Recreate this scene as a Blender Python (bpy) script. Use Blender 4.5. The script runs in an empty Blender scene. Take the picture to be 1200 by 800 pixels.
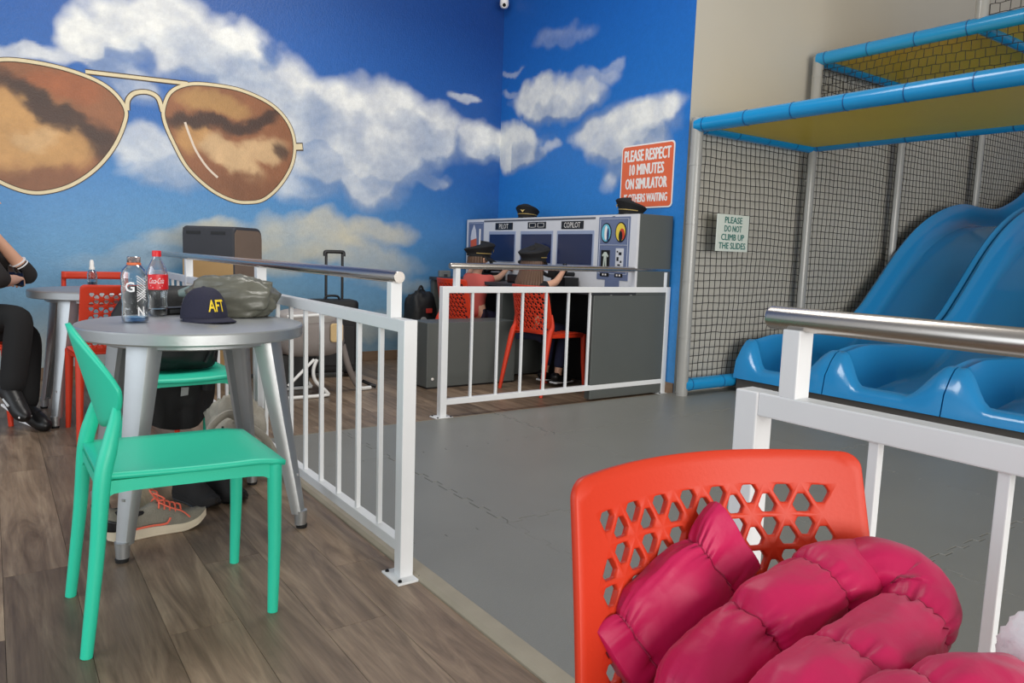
import bpy, bmesh, math, random
import numpy as np
from mathutils import Vector, Matrix, noise as mnoise

# ---------------------------------------------------------------- camera, world, light
scene = bpy.context.scene
C = scene.collection
random.seed(7)
R = math.radians

def look_matrix(yaw, pitch, roll):
    f = Vector((math.cos(pitch)*math.cos(yaw), math.cos(pitch)*math.sin(yaw), math.sin(pitch)))
    r = f.cross(Vector((0, 0, 1))).normalized(); d = f.cross(r)
    c, s = math.cos(roll), math.sin(roll)
    rr = c*r + s*d; dd = -s*r + c*d
    return Matrix((rr, -dd, -f)).transposed().to_4x4()

cam_data = bpy.data.cameras.new('camera'); cam = bpy.data.objects.new('camera', cam_data); C.objects.link(cam)
cam_data.sensor_width = 36; cam_data.lens = 870.09*36/1200; cam_data.clip_start = .02
cam.matrix_world = Matrix.Translation((0, 0, 1.03)) @ look_matrix(R(54.837), R(-6.704), R(-1.941))
scene.camera = cam

world = bpy.data.worlds.new('daylight'); scene.world = world; world.use_nodes = True
bg = world.node_tree.nodes['Background']; bg.inputs[0].default_value = (1, 1, .985, 1); bg.inputs[1].default_value = .50

def area(name, loc, target, sx, sy, power, col):
    l = bpy.data.lights.new(name, 'AREA'); l.shape = 'RECTANGLE'; l.size = sx; l.size_y = sy; l.energy = power; l.color = col
    o = bpy.data.objects.new(name, l); C.objects.link(o); o.location = loc
    o.rotation_euler = (Vector(target)-Vector(loc)).to_track_quat('-Z', 'Y').to_euler()
    return o
# daylight through the shop front behind and to the right of the photographer
area('shopfront_daylight', (.9, -6.6, 1.62), (1.4, 3.0, 1.1), 7.0, 3.1, 560, (1, .965, .91))
area('side_window_daylight', (-3.6, 2.2, 2.1), (2.5, 4.2, 1.0), 5.0, 2.6, 90, (.82, .91, 1))
area('ceiling_light_panel', (1.7, 3.6, 4.3), (1.9, 3.9, 0), 2.4, 1.2, 90, (1, .97, .92))

vs = scene.view_settings
vs.view_transform = 'Standard'; vs.look = 'None'; vs.gamma = 1; vs.use_curve_mapping = False; vs.exposure = 0.0

# ---------------------------------------------------------------- helpers
def lin(c):
    return tuple(((v/255)/12.92 if v/255 <= .04045 else ((v/255+.055)/1.055)**2.4) for v in c)

MATS = {}
def mat(name, rgb, rough=.5, metal=0, var=0, scale=8, bump=0, bscale=60, coat=0, spec=.5, sheen=0, stretch=None, objrand=0):
    if name in MATS: return MATS[name]
    m = bpy.data.materials.new(name); m.use_nodes = True; nt = m.node_tree; b = nt.nodes['Principled BSDF']
    c = lin(rgb); b.inputs['Base Color'].default_value = (*c, 1)
    b.inputs['Roughness'].default_value = rough; b.inputs['Metallic'].default_value = metal
    b.inputs['Coat Weight'].default_value = coat; b.inputs['Specular IOR Level'].default_value = spec
    b.inputs['Sheen Weight'].default_value = sheen
    tc = nt.nodes.new('ShaderNodeTexCoord'); src = tc.outputs['Object']
    if stretch:
        mp = nt.nodes.new('ShaderNodeMapping'); mp.inputs['Scale'].default_value = stretch; nt.links.new(src, mp.inputs[0]); src = mp.outputs[0]
    if var:
        n = nt.nodes.new('ShaderNodeTexNoise'); n.inputs['Scale'].default_value = scale; n.inputs['Detail'].default_value = 5
        nt.links.new(src, n.inputs['Vector'])
        mx = nt.nodes.new('ShaderNodeMix'); mx.data_type = 'RGBA'
        mx.inputs[6].default_value = (*[max(0, v*(1-var)) for v in c], 1); mx.inputs[7].default_value = (*[min(1, v*(1+var)) for v in c], 1)
        nt.links.new(n.outputs[0], mx.inputs[0]); nt.links.new(mx.outputs[2], b.inputs['Base Color'])
    if bump:
        n2 = nt.nodes.new('ShaderNodeTexNoise'); n2.inputs['Scale'].default_value = bscale; n2.inputs['Detail'].default_value = 3
        nt.links.new(src, n2.inputs['Vector'])
        bp = nt.nodes.new('ShaderNodeBump'); bp.inputs['Strength'].default_value = bump; bp.inputs['Distance'].default_value = .01
        nt.links.new(n2.outputs[0], bp.inputs['Height']); nt.links.new(bp.outputs[0], b.inputs['Normal'])
    MATS[name] = m; return m

def clear_mat(name, tint=(244, 248, 250), refl=.62):
    if name in MATS: return MATS[name]
    m = bpy.data.materials.new(name); m.use_nodes = True; nt = m.node_tree
    for n in list(nt.nodes):
        if n.type != 'OUTPUT_MATERIAL': nt.nodes.remove(n)
    out = [n for n in nt.nodes if n.type == 'OUTPUT_MATERIAL'][0]
    t = nt.nodes.new('ShaderNodeBsdfTransparent'); t.inputs[0].default_value = (*lin(tint), 1)
    g = nt.nodes.new('ShaderNodeBsdfGlossy'); g.inputs['Roughness'].default_value = .08
    lw = nt.nodes.new('ShaderNodeLayerWeight'); lw.inputs[0].default_value = refl
    mx = nt.nodes.new('ShaderNodeMixShader')
    nt.links.new(lw.outputs['Facing'], mx.inputs[0]); nt.links.new(t.outputs[0], mx.inputs[1]); nt.links.new(g.outputs[0], mx.inputs[2]); nt.links.new(mx.outputs[0], out.inputs[0])
    MATS[name] = m; return m

def vcol_mat(name, rough=.45, speck=.0):
    m = bpy.data.materials.new(name); m.use_nodes = True; nt = m.node_tree; b = nt.nodes['Principled BSDF']
    a = nt.nodes.new('ShaderNodeAttribute'); a.attribute_name = 'paint'
    tc = nt.nodes.new('ShaderNodeTexCoord'); n = nt.nodes.new('ShaderNodeTexNoise'); n.inputs['Scale'].default_value = 26; n.inputs['Detail'].default_value = 8; n.inputs['Roughness'].default_value = .75
    nt.links.new(tc.outputs['Object'], n.inputs['Vector'])
    mr = nt.nodes.new('ShaderNodeMapRange'); mr.inputs[1].default_value = .3; mr.inputs[2].default_value = .7; mr.inputs[3].default_value = .92; mr.inputs[4].default_value = 1.08
    nt.links.new(n.outputs[0], mr.inputs[0])
    mx = nt.nodes.new('ShaderNodeMix'); mx.data_type = 'RGBA'; mx.blend_type = 'MULTIPLY'; mx.inputs[0].default_value = 1
    nt.links.new(a.outputs['Color'], mx.inputs[6]); nt.links.new(mr.outputs[0], mx.inputs[7]); nt.links.new(mx.outputs[2], b.inputs['Base Color'])
    n2 = nt.nodes.new('ShaderNodeTexNoise'); n2.inputs['Scale'].default_value = 90; n2.inputs['Detail'].default_value = 2
    nt.links.new(tc.outputs['Object'], n2.inputs['Vector'])
    bp = nt.nodes.new('ShaderNodeBump'); bp.inputs['Strength'].default_value = .35; bp.inputs['Distance'].default_value = .006
    nt.links.new(n2.outputs[0], bp.inputs['Height']); nt.links.new(bp.outputs[0], b.inputs['Normal'])
    b.inputs['Roughness'].default_value = rough
    MATS[name] = m; return m

def catmull(P, n=8, closed=False):
    P = [Vector(p) for p in P]; out = []; L = len(P)
    rng = range(L if closed else L-1)
    for i in rng:
        if closed: a, b, c, d = P[i-1], P[i], P[(i+1) % L], P[(i+2) % L]
        else: a, b, c, d = P[max(i-1, 0)], P[i], P[i+1], P[min(i+2, L-1)]
        for k in range(n):
            t = k/n
            out.append(.5*((2*b)+(c-a)*t+(2*a-5*b+4*c-d)*t*t+(3*b-a-3*c+d)*t**3))
    if not closed: out.append(P[-1])
    return out

class MB:
    def __init__(s): s.v = []; s.f = []
    def add(s, vs, fs):
        k = len(s.v); s.v += [tuple(v) for v in vs]; s.f += [tuple(i+k for i in f) for f in fs]; return s
    def box(s, x0, x1, y0, y1, z0, z1):
        return s.add([(x, y, z) for z in (z0, z1) for y in (y0, y1) for x in (x0, x1)],
                     [(0, 2, 3, 1), (4, 5, 7, 6), (0, 1, 5, 4), (2, 6, 7, 3), (0, 4, 6, 2), (1, 3, 7, 5)])
    def obox(s, c, ax, ay, az, sx, sy, sz):
        c, ax, ay, az = Vector(c), Vector(ax).normalized(), Vector(ay).normalized(), Vector(az).normalized()
        return s.add([c+ax*(x*sx/2)+ay*(y*sy/2)+az*(z*sz/2) for z in (-1, 1) for y in (-1, 1) for x in (-1, 1)],
                     [(0, 2, 3, 1), (4, 5, 7, 6), (0, 1, 5, 4), (2, 6, 7, 3), (0, 4, 6, 2), (1, 3, 7, 5)])
    def tube(s, path, r, n=10, caps=True, closed=False, flat=1.0, up=None):
        P = [Vector(p) for p in path]; L = len(P); rs = r if isinstance(r, (list, tuple)) else [r]*L
        rings = []; prev = None
        for i in range(L):
            a = P[i-1] if (i > 0 or closed) else P[i]; b = P[(i+1) % L] if (i < L-1 or closed) else P[i]
            t = (b-a).normalized()
            if up is not None: u = Vector(up) - t*t.dot(Vector(up))
            elif prev is None: u = t.orthogonal()
            else: u = prev - t*t.dot(prev)
            if u.length < 1e-6: u = t.orthogonal()
            u.normalize(); prev = u; w = t.cross(u)
            rings.append([P[i]+(u*math.cos(q)*flat+w*math.sin(q))*rs[i] for q in [2*math.pi*k/n for k in range(n)]])
        vs = [p for g in rings for p in g]; fs = []
        for i in range(L if closed else L-1):
            j = (i+1) % L
            for k in range(n): fs.append((i*n+k, i*n+(k+1) % n, j*n+(k+1) % n, j*n+k))
        if caps and not closed: fs.append(tuple(range(n-1, -1, -1))); fs.append(tuple((L-1)*n+k for k in range(n)))
        return s.add(vs, fs)
    def lathe(s, prof, n=24, c=(0, 0, 0), sx=1, sy=1):
        vs = [(c[0]+r*sx*math.cos(2*math.pi*k/n), c[1]+r*sy*math.sin(2*math.pi*k/n), c[2]+z) for r, z in prof for k in range(n)]
        fs = [(i*n+k, i*n+(k+1) % n, (i+1)*n+(k+1) % n, (i+1)*n+k) for i in range(len(prof)-1) for k in range(n)]
        if prof[0][0] > 1e-5: fs.append(tuple(range(n-1, -1, -1)))
        if prof[-1][0] > 1e-5: fs.append(tuple((len(prof)-1)*n+k for k in range(n)))
        return s.add(vs, fs)
    def prism(s, poly, fn, h0, h1):
        n = len(poly)
        return s.add([fn(u, v, h0) for u, v in poly]+[fn(u, v, h1) for u, v in poly],
                     [tuple(range(n-1, -1, -1)), tuple(range(n, 2*n))]+[(k, (k+1) % n, n+(k+1) % n, n+k) for k in range(n)])
    def surf(s, fn, nu, nv, wu=False, flip=False):
        vs = [fn(i/nu, j/nv) for j in range(nv+1) for i in range(nu if wu else nu+1)]; w = nu if wu else nu+1
        fs = []
        for j in range(nv):
            for i in range(nu):
                q = (j*w+i, j*w+(i+1) % w, (j+1)*w+(i+1) % w, (j+1)*w+i)
                fs.append(q[::-1] if flip else q)
        return s.add(vs, fs)
    def build(s, name, m, parent=None, smooth=False, bevel=0, solid=0, sub=0, world=False, weld=False, segs=2):
        v = s.v
        if world and parent is not None:
            inv = parent.matrix_basis.inverted(); v = [tuple(inv @ Vector(p)) for p in v]
        me = bpy.data.meshes.new(name); me.from_pydata(v, [], s.f); me.materials.append(m)
        if weld:
            bm = bmesh.new(); bm.from_mesh(me); bmesh.ops.remove_doubles(bm, verts=bm.verts, dist=2e-4); bmesh.ops.recalc_face_normals(bm, faces=bm.faces); bm.to_mesh(me); bm.free()
        me.update()
        if smooth:
            me.polygons.foreach_set('use_smooth', [True]*len(me.polygons))
            if smooth != 'all':
                me.set_sharp_from_angle(angle=R(40 if smooth is True else smooth))
        o = bpy.data.objects.new(name, me); C.objects.link(o)
        if parent is not None: o.parent = parent
        if solid: md = o.modifiers.new('solid', 'SOLIDIFY'); md.thickness = solid; md.offset = 0
        if bevel: md = o.modifiers.new('bevel', 'BEVEL'); md.width = bevel; md.segments = segs; md.limit_method = 'ANGLE'; md.harden_normals = False
        if sub: md = o.modifiers.new('sub', 'SUBSURF'); md.levels = sub; md.render_levels = sub
        return o

def tag(o, label, cat, group=None):
    o['label'] = label; o['category'] = cat
    if group: o['group'] = group
    return o
def thing(name, label, cat, loc=(0, 0, 0), rz=0, group=None):
    o = bpy.data.objects.new(name, None); C.objects.link(o); o.empty_display_size = .1
    o.matrix_basis = Matrix.Translation(loc) @ Matrix.Rotation(rz, 4, 'Z')
    return tag(o, label, cat, group)
def struct(o): o['kind'] = 'structure'; return o
def dup(root, loc, rz, label, group=None):
    r = root.copy(); C.objects.link(r); r.matrix_basis = Matrix.Translation(loc) @ Matrix.Rotation(rz, 4, 'Z'); r['label'] = label
    if group: r['group'] = group
    for ch in root.children:
        c = ch.copy(); C.objects.link(c); c.parent = r
        for g in ch.children:
            d = g.copy(); C.objects.link(d); d.parent = c
    return r

def text_mesh(body, size=1, bold=0, xs=1.0, res=2):
    cu = bpy.data.curves.new('t', 'FONT'); cu.body = body; cu.size = size; cu.offset = bold; cu.align_x = 'CENTER'; cu.align_y = 'CENTER'; cu.resolution_u = res
    o = bpy.data.objects.new('t', cu); C.objects.link(o)
    dg = bpy.context.evaluated_depsgraph_get(); me = bpy.data.meshes.new_from_object(o.evaluated_get(dg))
    vs = [(v.co.x*xs, v.co.y) for v in me.vertices]; fs = [tuple(p.vertices) for p in me.polygons]
    bpy.data.objects.remove(o); bpy.data.curves.remove(cu); bpy.data.meshes.remove(me)
    return vs, fs
def text_fit(body, w, h, bold=0):
    vs, fs = text_mesh(body, 1, bold)
    x0, x1 = min(v[0] for v in vs), max(v[0] for v in vs); y0, y1 = min(v[1] for v in vs), max(v[1] for v in vs)
    return [((v[0]-(x0+x1)/2)*w/(x1-x0), (v[1]-(y0+y1)/2)*h/(y1-y0)) for v in vs], fs
def text_part(name, body, w, h, fn, m, parent, bold=.0, world=True):
    vs, fs = text_fit(body, w, h, 0)
    o_, nx_ = Vector(fn(0, 0)), (Vector(fn(.01, 0))-Vector(fn(0, 0))).cross(Vector(fn(0, .01))-Vector(fn(0, 0))).normalized()
    mb = MB(); e = bold*h*1.1
    for k, (dx, dy) in enumerate(((0, 0), (-e, 0), (e, 0), (0, e*.5), (0, -e*.5)) if bold else ((0, 0),)):
        mb.add([Vector(fn(x+dx, y+dy))+nx_*(.00012*k) for x, y in vs], fs)
    return mb.build(name, m, parent, world=world)

def skin(name, pts, edges, m, parent=None, world=True, sub=2, root=0):
    names = list(pts); idx = {n: i for i, n in enumerate(names)}
    vs = [Vector(pts[n][0]) for n in names]
    if world and parent is not None: inv = parent.matrix_basis.inverted(); vs = [inv @ v for v in vs]
    me = bpy.data.meshes.new(name); me.from_pydata([tuple(v) for v in vs], [(idx[a], idx[b]) for a, b in edges], [])
    o = bpy.data.objects.new(name, me); C.objects.link(o)
    o.modifiers.new('s', 'SKIN')
    for i, n in enumerate(names):
        sv = me.skin_vertices[0].data[i]; r = pts[n][1]; sv.radius = r if isinstance(r, tuple) else (r, r); sv.use_root = (i == root)
    sb = o.modifiers.new('b', 'SUBSURF'); sb.levels = sub; sb.render_levels = sub
    dg = bpy.context.evaluated_depsgraph_get(); dg.update()
    me2 = bpy.data.meshes.new_from_object(o.evaluated_get(dg)); bpy.data.objects.remove(o); bpy.data.meshes.remove(me)
    me2.name = name; me2.materials.clear(); me2.materials.append(m)
    me2.polygons.foreach_set('use_smooth', [True]*len(me2.polygons))
    o = bpy.data.objects.new(name, me2); C.objects.link(o)
    if parent is not None: o.parent = parent
    return o

def ell_blob(fn_noise, c, r, nu=32, nv=20, p=1.0, zmin=None):
    """crumpled soft volume: noisy superellipsoid around c with half sizes r"""
    def f(u, v):
        a = 2*math.pi*u; b = math.pi*(v-.5)
        d = Vector((math.copysign(abs(math.cos(a)*math.cos(b))**p, math.cos(a)), math.copysign(abs(math.sin(a)*math.cos(b))**p, math.sin(a)), math.copysign(abs(math.sin(b))**p, math.sin(b))))
        k = 1+fn_noise(d)
        q = Vector((c[0]+d.x*r[0]*k, c[1]+d.y*r[1]*k, c[2]+d.z*r[2]*k))
        if zmin is not None and q.z < zmin: q.z = zmin
        return q
    return MB().surf(f, nu, nv, wu=True)
def folds(seed, amp=.15, sc=2.2):
    o = Vector((seed*7.3, seed*3.1, seed*1.7))
    def f(d):
        n = mnoise.noise(d*sc+o); n2 = abs(mnoise.noise(d*sc*2.3+o))
        return amp*n*1.2 - amp*.9*(.35-n2)
    return f

# fractal value noise in numpy for the painted mural
_rng = np.random.RandomState(3); _tab = _rng.rand(257, 257)
def vnoise(x, y):
    xi = np.floor(x).astype(int); yi = np.floor(y).astype(int); fx = x-xi; fy = y-yi
    fx = fx*fx*(3-2*fx); fy = fy*fy*(3-2*fy); a = xi % 256; b = yi % 256
    t = _tab
    return (t[a, b]*(1-fx)+t[a+1, b]*fx)*(1-fy)+(t[a, b+1]*(1-fx)+t[a+1, b+1]*fx)*fy
def fbm(x, y, o=5, g=.5):
    s = 0; a = 1; n = 0
    for i in range(o): s = s+a*vnoise(x*2**i+17*i, y*2**i+31*i); n += a; a *= g
    return s/n

# ---------------------------------------------------------------- the room
YB, XR, YP, ZC = 6.36, 4.255, 3.87, 5.2
BACK = [(0.68, 2.48, 0.18, 0.16, 1, 0), (0.91, 2.64, 0.26, 0.22, 1, 0), (1.17, 2.73, 0.31, 0.24, 1, 0), (1.38, 2.58, 0.29, 0.26, 1, 0), (1.59, 2.62, 0.2, 0.14, 1, 0), (1.7, 2.44, 0.33, 0.29, 1, 0), (1.98, 2.28, 0.33, 0.29, 1, 0), (2.19, 2.1, 0.38, 0.28, 1, 0), (2.57, 2.08, 0.45, 0.31, 1, 0), (2.98, 2.28, 0.44, 0.29, 1, 0), (3.33, 2.17, 0.42, 0.26, 1, 0), (2.9, 1.93, 0.48, 0.27, 1, 0), (2.86, 1.7, 0.3, 0.29, 0.9, 0), (2.42, 1.77, 0.36, 0.25, 0.9, 0), (2.27, 1.57, 0.31, 0.19, 0.6, 0), (0.24, 2.32, 0.36, 0.06, 0.8, 0), (0.46, 2.31, 0.16, 0.04, 0.6, 0), (0.76, 2.34, 0.4, 0.08, 0.75, 0), (0.92, 1.78, 0.24, 0.15, 0.75, 0), (1.12, 1.64, 0.31, 0.14, 0.7, 0), (0.98, 2.23, 0.18, 0.14, 0.7, 0), (3.78, 2.54, 0.14, 0.05, 0.7, 0), (3.43, 1.76, 0.15, 0.06, 0.6, 0), (4.19, 2.12, 0.53, 0.18, 0.95, 0), (3.84, 2.15, 0.24, 0.11, 0.7, 0), (1.52, 1.08, 0.41, 0.12, 0.6, 1), (2.38, 1.16, 0.4, 0.13, 0.75, 1), (3.04, 1.22, 0.3, 0.09, 0.55, 1), (2.74, 0.96, 0.61, 0.15, 0.5, 1), (2.04, 0.95, 0.46, 0.16, 0.5, 1), (1.49, 1.19, 0.27, 0.08, 0.6, 1), (1.17, 0.92, 0.52, 0.09, 0.25, 1), (0.26, 0.22, 0.62, 0.21, 0.55, 2), (1.15, 0.11, 0.82, 0.21, 0.4, 2), (2.75, 0.26, 1.0, 0.11, 0.35, 1), (3.18, 0.74, 0.37, 0.08, 0.3, 1)]
RIGHT = [(6.04, 2.08, 0.38, 0.15, 1, 0), (5.7, 2.04, 0.21, 0.07, 0.7, 0), (5.62, 2.44, 0.47, 0.17, 1, 0), (5.28, 2.45, 0.34, 0.15, 0.95, 0), (5.04, 2.57, 0.28, 0.09, 0.5, 0), (4.8, 2.64, 0.17, 0.07, 0.35, 0), (5.47, 2.96, 0.36, 0.09, 0.28, 0), (6.11, 2.56, 0.2, 0.04, 0.4, 0), (6.19, 2.77, 0.14, 0.03, 0.4, 0), (4.44, 2.16, 0.45, 0.19, 1, 0), (4.73, 2.06, 0.47, 0.2, 1, 0), (4.16, 2.17, 0.23, 0.13, 0.95, 0), (4.47, 1.96, 0.37, 0.19, 0.9, 0), (4.51, 1.8, 0.25, 0.15, 0.7, 0), (5.11, 2.06, 0.22, 0.09, 0.5, 0)]
L1 = [(0.112, 2.233), (0.274, 2.25), (0.478, 2.237), (0.674, 2.191), (0.799, 2.119), (0.876, 2.007), (0.861, 1.887), (0.789, 1.717), (0.673, 1.557), (0.527, 1.433), (0.382, 1.367), (0.242, 1.351), (0.08, 1.409), (-0.06, 1.518), (-0.155, 1.689), (-0.194, 1.862), (-0.14, 2.036), (-0.033, 2.164)]
L2 = [(1.139, 2.051), (1.191, 2.177), (1.315, 2.254), (1.486, 2.278), (1.722, 2.269), (1.955, 2.194), (2.097, 2.068), (2.155, 1.906), (2.133, 1.72), (2.031, 1.541), (1.902, 1.418), (1.783, 1.382), (1.647, 1.387), (1.475, 1.463), (1.305, 1.615), (1.203, 1.8), (1.144, 1.948)]
BAR = [(0.621, 2.237), (0.956, 2.248), (1.315, 2.26)]
NOSE = [(0.887, 2.002), (0.894, 2.078), (0.942, 2.134), (1.03, 2.153), (1.1, 2.12), (1.131, 2.023)]
HINGE = [(2.155, 1.871), (2.229, 1.879)]
HL = [(1.29, 1.966), (1.321, 1.872), (1.37, 1.753), (1.445, 1.641), (1.529, 1.562)]

def paint_wall(A, Z, blobs, sky, lit_left=True):
    """colour of the painted sky at wall coordinates A (along), Z (up)"""
    wx = A+.20*(fbm(A*2.1+3, Z*2.1+9, 3)-.5)*2+.05*(fbm(A*7, Z*7+5, 3)-.5)*2
    wz = Z+.15*(fbm(A*2.1+40, Z*2.1+70, 3)-.5)*2+.05*(fbm(A*7+11, Z*7+51, 3)-.5)*2
    dens = {0: np.zeros_like(A), 1: np.zeros_like(A), 2: np.zeros_like(A)}
    for cx, cz, rx, rz, s, t in blobs:
        d = ((wx-cx)/(rx*1.15))**2+((wz-cz)/(rz*1.15))**2
        if t == 0: k = s*np.clip(1.36-d, 0, .85)/.85
        elif t == 1: k = s*np.clip(1.35-d, 0, 1)*1.05
        else: k = s*np.exp(-d*.9)
        dens[t] = 1-(1-dens[t])*(1-np.clip(k, 0, 1)) if t else np.maximum(dens[t], k)
    col = sky
    n1 = fbm(A*2.6+20, Z*3.4+3, 6, .55); n2 = fbm(A*5.5+2, Z*6.5+60, 5, .6)
    cream = np.array(lin((212, 204, 176))); low = np.array(lin((186, 182, 168)))
    for t, cc in ((2, low), (1, cream)):
        k = np.clip(dens[t]*(.45+.95*n1), 0, .85)[..., None]; col = col*(1-k)+cc*k
    raw = dens[0]; sx = max(1, int(round(.13/abs(A[1, 0]-A[0, 0])))); zz = 9
    low_ = np.zeros_like(raw)
    for q in (1, 2, 3): low_ += np.roll(np.roll(raw, sx*q*(1 if lit_left else -1)//2, 0), -zz*q//2, 1)
    rel = raw-low_/3+.55*(n1-.5)
    d0 = np.clip(raw*(.66+.55*n2), 0, 1)**1.1
    white = np.array(lin((242, 242, 236))); grey = np.array(lin((146, 164, 192)))
    sh = np.clip(.50+2.4*rel, 0, 1)[..., None]; sh2 = np.clip((n2-.35)/.35, 0, 1)[..., None]
    cc = grey*(1-sh)+white*sh; cc = cc*(.90+.10*sh2)
    k = (d0*.97)[..., None]
    return col*(1-k)+cc*k

def painted(name, A, Z, cols, fn, m, flip):
    na, nz = A.shape
    co = np.zeros((na, nz, 3)); co[...] = fn(A, Z)
    me = bpy.data.meshes.new(name)
    idx = np.arange(na*nz).reshape(na, nz)
    q = np.stack([idx[:-1, :-1], idx[1:, :-1], idx[1:, 1:], idx[:-1, 1:]], -1).reshape(-1, 4)
    if flip: q = q[:, ::-1]
    me.vertices.add(na*nz); me.vertices.foreach_set('co', co.reshape(-1))
    me.loops.add(q.size); me.loops.foreach_set('vertex_index', q.reshape(-1).astype(np.int32))
    me.polygons.add(len(q)); me.polygons.foreach_set('loop_start', np.arange(0, q.size, 4, dtype=np.int32))
    me.update(calc_edges=True)
    at = me.attributes.new('paint', 'FLOAT_COLOR', 'POINT')
    at.data.foreach_set('color', np.concatenate([np.clip(cols, 0, 1), np.ones((na, nz, 1))], -1).reshape(-1).astype(np.float32))
    me.materials.append(m); o = bpy.data.objects.new(name, me); C.objects.link(o); return o

def lerp_sky(t, stops):
    xs = [s[0] for s in stops]; cs = np.array([lin(s[1]) for s in stops])
    return np.stack([np.interp(t, xs, cs[:, k]) for k in range(3)], -1)

M_MURAL = vcol_mat('painted_sky', .42)
st = .015
A, Z = np.meshgrid(np.arange(-2.6, XR+.001, (XR+2.6)/456), np.concatenate([np.arange(0, 3.7, st), [ZC]]), indexing='ij')
sk = lerp_sky(Z+.25*(fbm(A*.8, Z*.8)-.5), [(0, (140, 162, 172)), (.5, (112, 156, 184)), (1.0, (92, 150, 194)), (1.5, (66, 132, 192)), (2.0, (36, 104, 178)), (2.6, (28, 92, 170)), (3.2, (20, 74, 146))])
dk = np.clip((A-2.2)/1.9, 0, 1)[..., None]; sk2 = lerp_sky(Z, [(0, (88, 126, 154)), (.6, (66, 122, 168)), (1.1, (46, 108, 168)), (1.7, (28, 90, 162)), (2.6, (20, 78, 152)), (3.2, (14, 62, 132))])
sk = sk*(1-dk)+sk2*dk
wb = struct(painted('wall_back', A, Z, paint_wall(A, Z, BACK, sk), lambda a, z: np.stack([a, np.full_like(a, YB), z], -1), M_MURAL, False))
A, Z = np.meshgrid(np.linspace(YP, YB, 167), np.concatenate([np.arange(0, 3.7, st), [ZC]]), indexing='ij')
sk = lerp_sky(Z, [(0, (70, 146, 212)), (1.0, (52, 136, 210)), (1.6, (38, 124, 204)), (2.2, (30, 112, 194)), (3.0, (24, 98, 182)), (3.6, (20, 88, 168))])
wr = struct(painted('wall_right', A, Z, paint_wall(A, Z, RIGHT, sk, False), lambda a, z: np.stack([np.full_like(a, XR), a, z], -1), M_MURAL, False))
# painted aviator sunglasses on the back wall
def wp(x, z, d): return (x, YB-d, z)
M_RIM = mat('painted_rim_cream', (222, 206, 168), .5, var=.12, scale=20)
M_LINE = mat('painted_outline_brown', (70, 52, 36), .6)
M_LENS = vcol_mat('painted_lens_brown', .42)
def smooth_loop(L, n=6): return [(p.x, p.z) for p in catmull([(x, 0, z) for x, z in L], n, True)]
def lens(L, design):
    P = smooth_loop(L); n = len(P); cx = sum(p[0] for p in P)/n; cz = sum(p[1] for p in P)/n
    K = 26; T = np.linspace(0, 1, K+1)
    px = np.array([p[0] for p in P]+[P[0][0]]); pz = np.array([p[1] for p in P]+[P[0][1]])
    A = cx+(px[:, None]-cx)*T; Zz = cz+(pz[:, None]-cz)*T
    o = painted('painted_lens', A, Zz, design(A, Zz), lambda a, z: np.stack([a, np.full_like(a, YB-.0015), z], -1), M_LENS, False)
    o.parent = wb
    for off, w, dd, m, nm in ((0, .017, .0035, M_LINE, 'painted_rim_outline'), (0, .0115, .005, M_RIM, 'painted_rim')):
        mb = MB(); vs = []; fs = []
        for i in range(n):
            a, b = P[i-1], P[(i+1) % n]; t = Vector((b[0]-a[0], b[1]-a[1])).normalized(); nx, nz = t.y, -t.x
            vs += [wp(P[i][0]+nx*w, P[i][1]+nz*w, dd), wp(P[i][0]-nx*w, P[i][1]-nz*w, dd)]
        for i in range(n): j = (i+1) % n; fs.append((2*i, 2*i+1, 2*j+1, 2*j))
        mb.add(vs, fs).build(nm, m, wb)
def gb(A, Z, x, z, rx, rz, rot=0):
    c, s = math.cos(rot), math.sin(rot); u = (A-x)*c+(Z-z)*s; v = -(A-x)*s+(Z-z)*c
    return np.exp(-((u/rx)**2+(v/rz)**2)**3.5)
BR, DK, TAN, LT, RED = [np.array(lin(c)) for c in ((146, 92, 58), (66, 42, 32), (194, 146, 88), (212, 176, 130), (158, 90, 52))]
def mixc(c, t, k): k = np.clip(k, 0, 1)[..., None]; return c*(1-k)+t*k
def warp(A, Z):
    return A+.16*(fbm(A*4+3, Z*4)-.5)+.07*(fbm(A*16, Z*16+2)-.5), Z+.16*(fbm(A*4+33, Z*4+8)-.5)+.07*(fbm(A*16+9, Z*16)-.5)
def design1(A, Z):
    a, z = warp(A, Z); c = np.broadcast_to(BR, A.shape+(3,)).copy()
    c = mixc(c, RED, gb(a, z, .45, 2.1, .3, .12)); c = mixc(c, TAN, gb(a, z, .12, 1.78, .36, .3)); c = mixc(c, TAN, gb(a, z, .45, 1.68, .22, .16)*.95)
    c = mixc(c, LT, gb(a, z, .3, 1.74, .16, .08)*.5)
    c = mixc(c, DK, gb(a, z, .30, 1.98, .30, .085, -.75)); c = mixc(c, DK, gb(a, z, .52, 1.86, .26, .07, -.32)*.95); c = mixc(c, DK, gb(a, z, .72, 1.74, .11, .16, .2)*.95)
    c = mixc(c, DK, gb(a, z, .05, 2.1, .12, .06)*.7)
    c = mixc(c, BR*.75, gb(a, z, .4, 1.42, .35, .12)*.9)
    return c*(.82+.36*fbm(A*9, Z*9))[..., None]
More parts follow.
